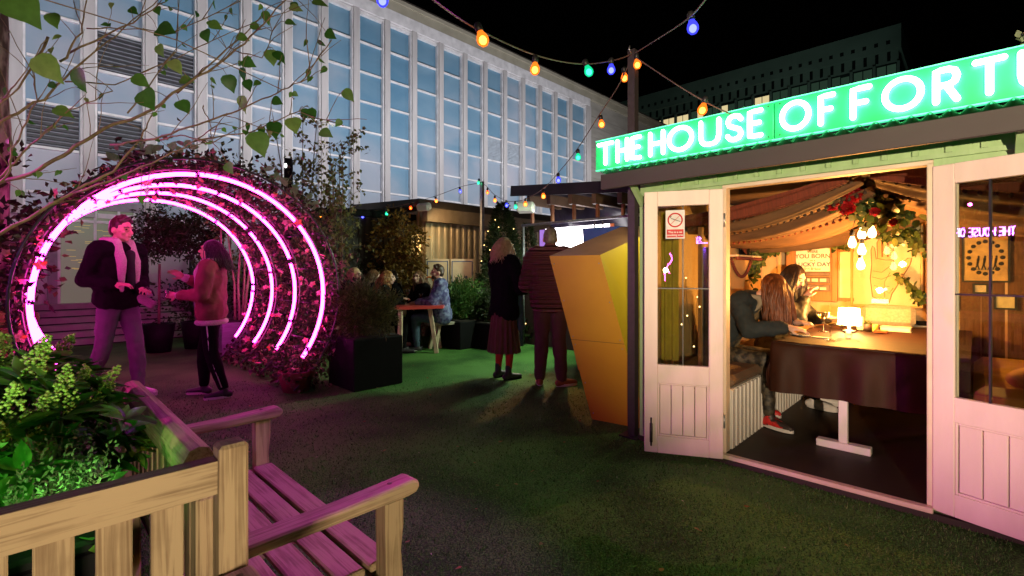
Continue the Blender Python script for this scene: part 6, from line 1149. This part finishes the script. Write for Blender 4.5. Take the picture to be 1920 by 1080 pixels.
# --- seated figures
def seat(H=1.7, lean=.08, **kw):
    k=H/1.7; V=lambda x,y,z:(x*k,y*k,z*k); z=.545; d=dict(pel=V(0,0,z),wai=V(0,.02+lean*.3,z+.16),che=V(0,.02+lean*.8,z+.36),nek=V(0,lean*1.2,z+.53),hed=V(0,.03+lean*1.5,z+.68))
    for s,q in (('L',-1),('R',1)): d['sh'+s]=V(q*.18,lean,z+.48); d['el'+s]=V(q*.23,.12+lean,z+.22); d['wr'+s]=V(q*.12,.34+lean,z+.22); d['hd'+s]=(-q*.4,1,0); d['pn'+s]=(0,0,1); d['hi'+s]=V(q*.085,.02,z-.02); d['kn'+s]=V(q*.10,.43,z-.02); d['an'+s]=V(q*.10,.40,.085)
    d.update(kw); return joints(H,**d)
M_DENIM = mat('blue_denim',(.06,.10,.16),(.04,.07,.11),rough=.85,scale=12,bump=.3)
m_pat = mat('patterned_blue_jacket',(.05,.05,.17),(.15,.18,.32),rough=.55,scale=16,tight=(.45,.55),bump=.2)
J = seat(1.78,.04,yaw=R(10)); o = person('bearded man in a patterned blue jacket seated at the red table',Vector((-1.13,7.86,-.02)),(-1,-.1),J)
body(J,o,M_SKIN,.010); face_bits(J,o,M_HAIRB); short_hair(J,o,M_HAIRB,.05,.02); jacket(J,o,m_pat,.045,.0,(.95,.95)); trousers(J,o,M_DENIM,.014,.95,name='jeans'); mb=MB(); h=J['hed'];M=headM(J); mb.ell(h+M@Vector((0,.05,-.075)),(.052,.052,.045),M); skinned('beard',mb,M_HAIRB,o,.008,2)
for s in 'LR': shoe(J,s,M_SHOEB,o,M_SHOEW)
J = seat(1.64,.06,yaw=R(25)); o = person('dark haired woman in black seated beyond the bearded man at the red table',Vector((-1.55,8.42,0)),(-.75,-.66),J)
body(J,o,M_SKIN2,.010); face_bits(J,o,M_HAIRD); jacket(J,o,M_COAT,.03,.0,(.95,.95)); trousers(J,o,M_LEGG,.012,.95); long_hair(J,o,M_HAIRM,.38,170,1.0,front=.5)
for s in 'LR': shoe(J,s,mat('pink_trainer',(.55,.25,.25)),o,M_SHOEW)
J = seat(1.64,.10,yaw=R(-10),elR=(.22,.2,.80),wrR=(.10,.36,.86)); o = person('blonde woman in black lifting a wine glass, back turned, behind the planter bush',Vector((-2.10,7.42,0)),(.93,.35),J)
body(J,o,M_SKIN2,.010); face_bits(J,o,M_HAIRBL); jacket(J,o,M_COAT,.03,.0,(.95,.95)); trousers(J,o,M_LEGG,.012,.95); long_hair(J,o,mat('honey_hair',(.45,.24,.08),(.28,.13,.04),rough=.4,scale=30),.36,200,1.0,front=.5)
for s in 'LR': shoe(J,s,M_SHOEB,o,M_BLK)
gq = o.matrix_basis@(J['wrR']+Vector((-.03,.10,-.03)))
def wineg(label,loc): g_=thing('wine_glass',label,'glass',loc,0); MB().lathe([(.032,0),(.032,.003),(.005,.006),(.004,.08),(.03,.10),(.038,.13),(.033,.17),(.031,.17),(.036,.13),(.028,.102)],n=16).build('glass',M_CUP,g_); MB().lathe([(.026,.104),(.034,.125),(0,.126)],n=14).build('wine',mat('red_wine',(.12,.02,.02),rough=.1) if 'red_wine' not in bpy.data.materials else bpy.data.materials['red_wine'],g_)
wineg('wine glass lifted by the blonde woman at the red table',gq); wineg('wine glass standing before the bearded man on the red table',Vector((-1.50,7.85,.746)))
for lab,loc,hd,H,hm,L_,yw in (('person with short pale blonde hair and glasses seen just right of the arch',(-2.55,7.5,0),(.9,-.3),1.70,M_HAIRBL,.14,0),('dark coated person with long brown hair seen above the planter bush',(-2.42,8.05,0),(.8,.5),1.66,M_HAIRM,.34,0),('person with dark brown hair behind the others at the red table',(-2.2,8.5,0),(.6,.7),1.66,M_HAIRD,.30,0)):
    J = seat(H,.05,yaw=yw); o = person(lab,Vector(loc),hd,J); body(J,o,M_SKIN2,.012); face_bits(J,o,M_HAIRD); jacket(J,o,M_COAT,.03,.0,(.95,.95)); trousers(J,o,M_LEGG,.012,.95); long_hair(J,o,hm,L_,140,.9,front=.55)
    for s in 'LR': shoe(J,s,M_SHOEB,o,M_BLK)
    if 'glasses' in lab:
        gm=MB(); h=J['hed'];M=headM(J)
        for q in (-1,1): gm.tube([h+M@Vector((q*.033+.022*math.cos(t*.524),.097,.004+.018*math.sin(t*.524))) for t in range(12)],.0025,6,closed=True); gm.tube([h+M@Vector((q*.055,.095,.006)),h+M@Vector((q*.078,.0,.006))],.002,6)
        gm.build('spectacles',M_BLACK,o)
o = thing('stool_bench','long timber bench under the people behind the planter bush','bench',(-2.45,7.95,0),1.1,'benches at the red table'); MB().bb(-.75,.75,-.16,.16,.40,.45,.008).build('seat',M_PALE,o)
for x in (-.6,.6):
    for y in (-.1,.1): MB().bar((x*.9,y,.40),(x,y*1.2,0),.06,.045).build('leg',M_PALE,o)
# --- two women inside the hut (heading along the hut's x)
J = seat(1.66,.24,pitch=R(-42),yaw=R(-8),hed=(.02,.46,1.08),nek=(0,.31,1.00),che=(0,.20,.86),wai=(0,.08,.70),shL=(-.17,.26,.97),shR=(.18,.25,.97),elR=(.27,.36,.765),wrR=(.20,.60,.80),elL=(-.2,.42,.78),wrL=(-.02,.60,.82),hdR=(-.25,1,-.08),pnR=(.3,0,1),hdL=(.4,.8,.1),cuR=.45,knR=(.11,.42,.52),knL=(-.1,.42,.52),anR=(.13,.47,.085),anL=(-.10,.30,.10),ftR=(.3,1,0))
o = person('red haired woman in a denim jacket leaning over the table inside the hut',hw(-.43,.90,.06),(EX.x,EX.y),J)
body(J,o,M_SKIN2,.008); face_bits(J,o,M_HAIRR); M_DEN2 = mat('dark_denim',(.016,.024,.028),(.010,.015,.018),rough=.85,scale=10,bump=.4)
jacket(J,o,M_DEN2,.03,.0,(.9,.9),'denim_jacket'); collar(J,o,mat('pale_lining',(.30,.24,.17),rough=.9),'collar',.022,.05,.01,.12); trousers(J,o,mat('leopard_trousers',(.06,.048,.03),(.012,.010,.008),scale=26,tight=(.45,.55)),.012,.93)
long_hair(J,o,M_HAIRR,.33,420,.75,front=.25,flow=(0,.10,-1),wave=.03)
M_RTR = mat('red_trainer',(.55,.02,.02),(.03,.02,.02),scale=14,tight=(.45,.52),rough=.5)
for s in 'LR': shoe(J,s,M_RTR,o,M_SHOEW)
rg = MB(); rg.tube([J['wrR']+J['hdR'].normalized()*.11+Vector((.01+.009*math.cos(t*.7),0,.009*math.sin(t*.7))) for t in range(9)],.002,6,closed=True); rg.build('ring',M_STEEL,o)
J = seat(1.62,.12,yaw=R(-20),pitch=R(-28),elR=(.2,.28,.80),wrR=(.08,.30,.98),hdR=(-.4,.4,.8),elL=(-.2,.3,.78),wrL=(-.05,.45,.80))
o = person('dark haired woman in black sitting behind the red haired one inside the hut',hw(-.22,1.72,.06),(EX.x,EX.y),J)
body(J,o,M_SKIN2,.008); face_bits(J,o,M_HAIRD); jacket(J,o,mat('black_satin',(.02,.02,.018),rough=.5,bump=.4,scale=8),.034,.0,(.9,.9)); trousers(J,o,M_LEGG,.012,.95); long_hair(J,o,M_HAIRD,.46,260,.85,front=.42)
for s in 'LR': shoe(J,s,M_SHOEW,o,M_SHOEW)
bake_all()
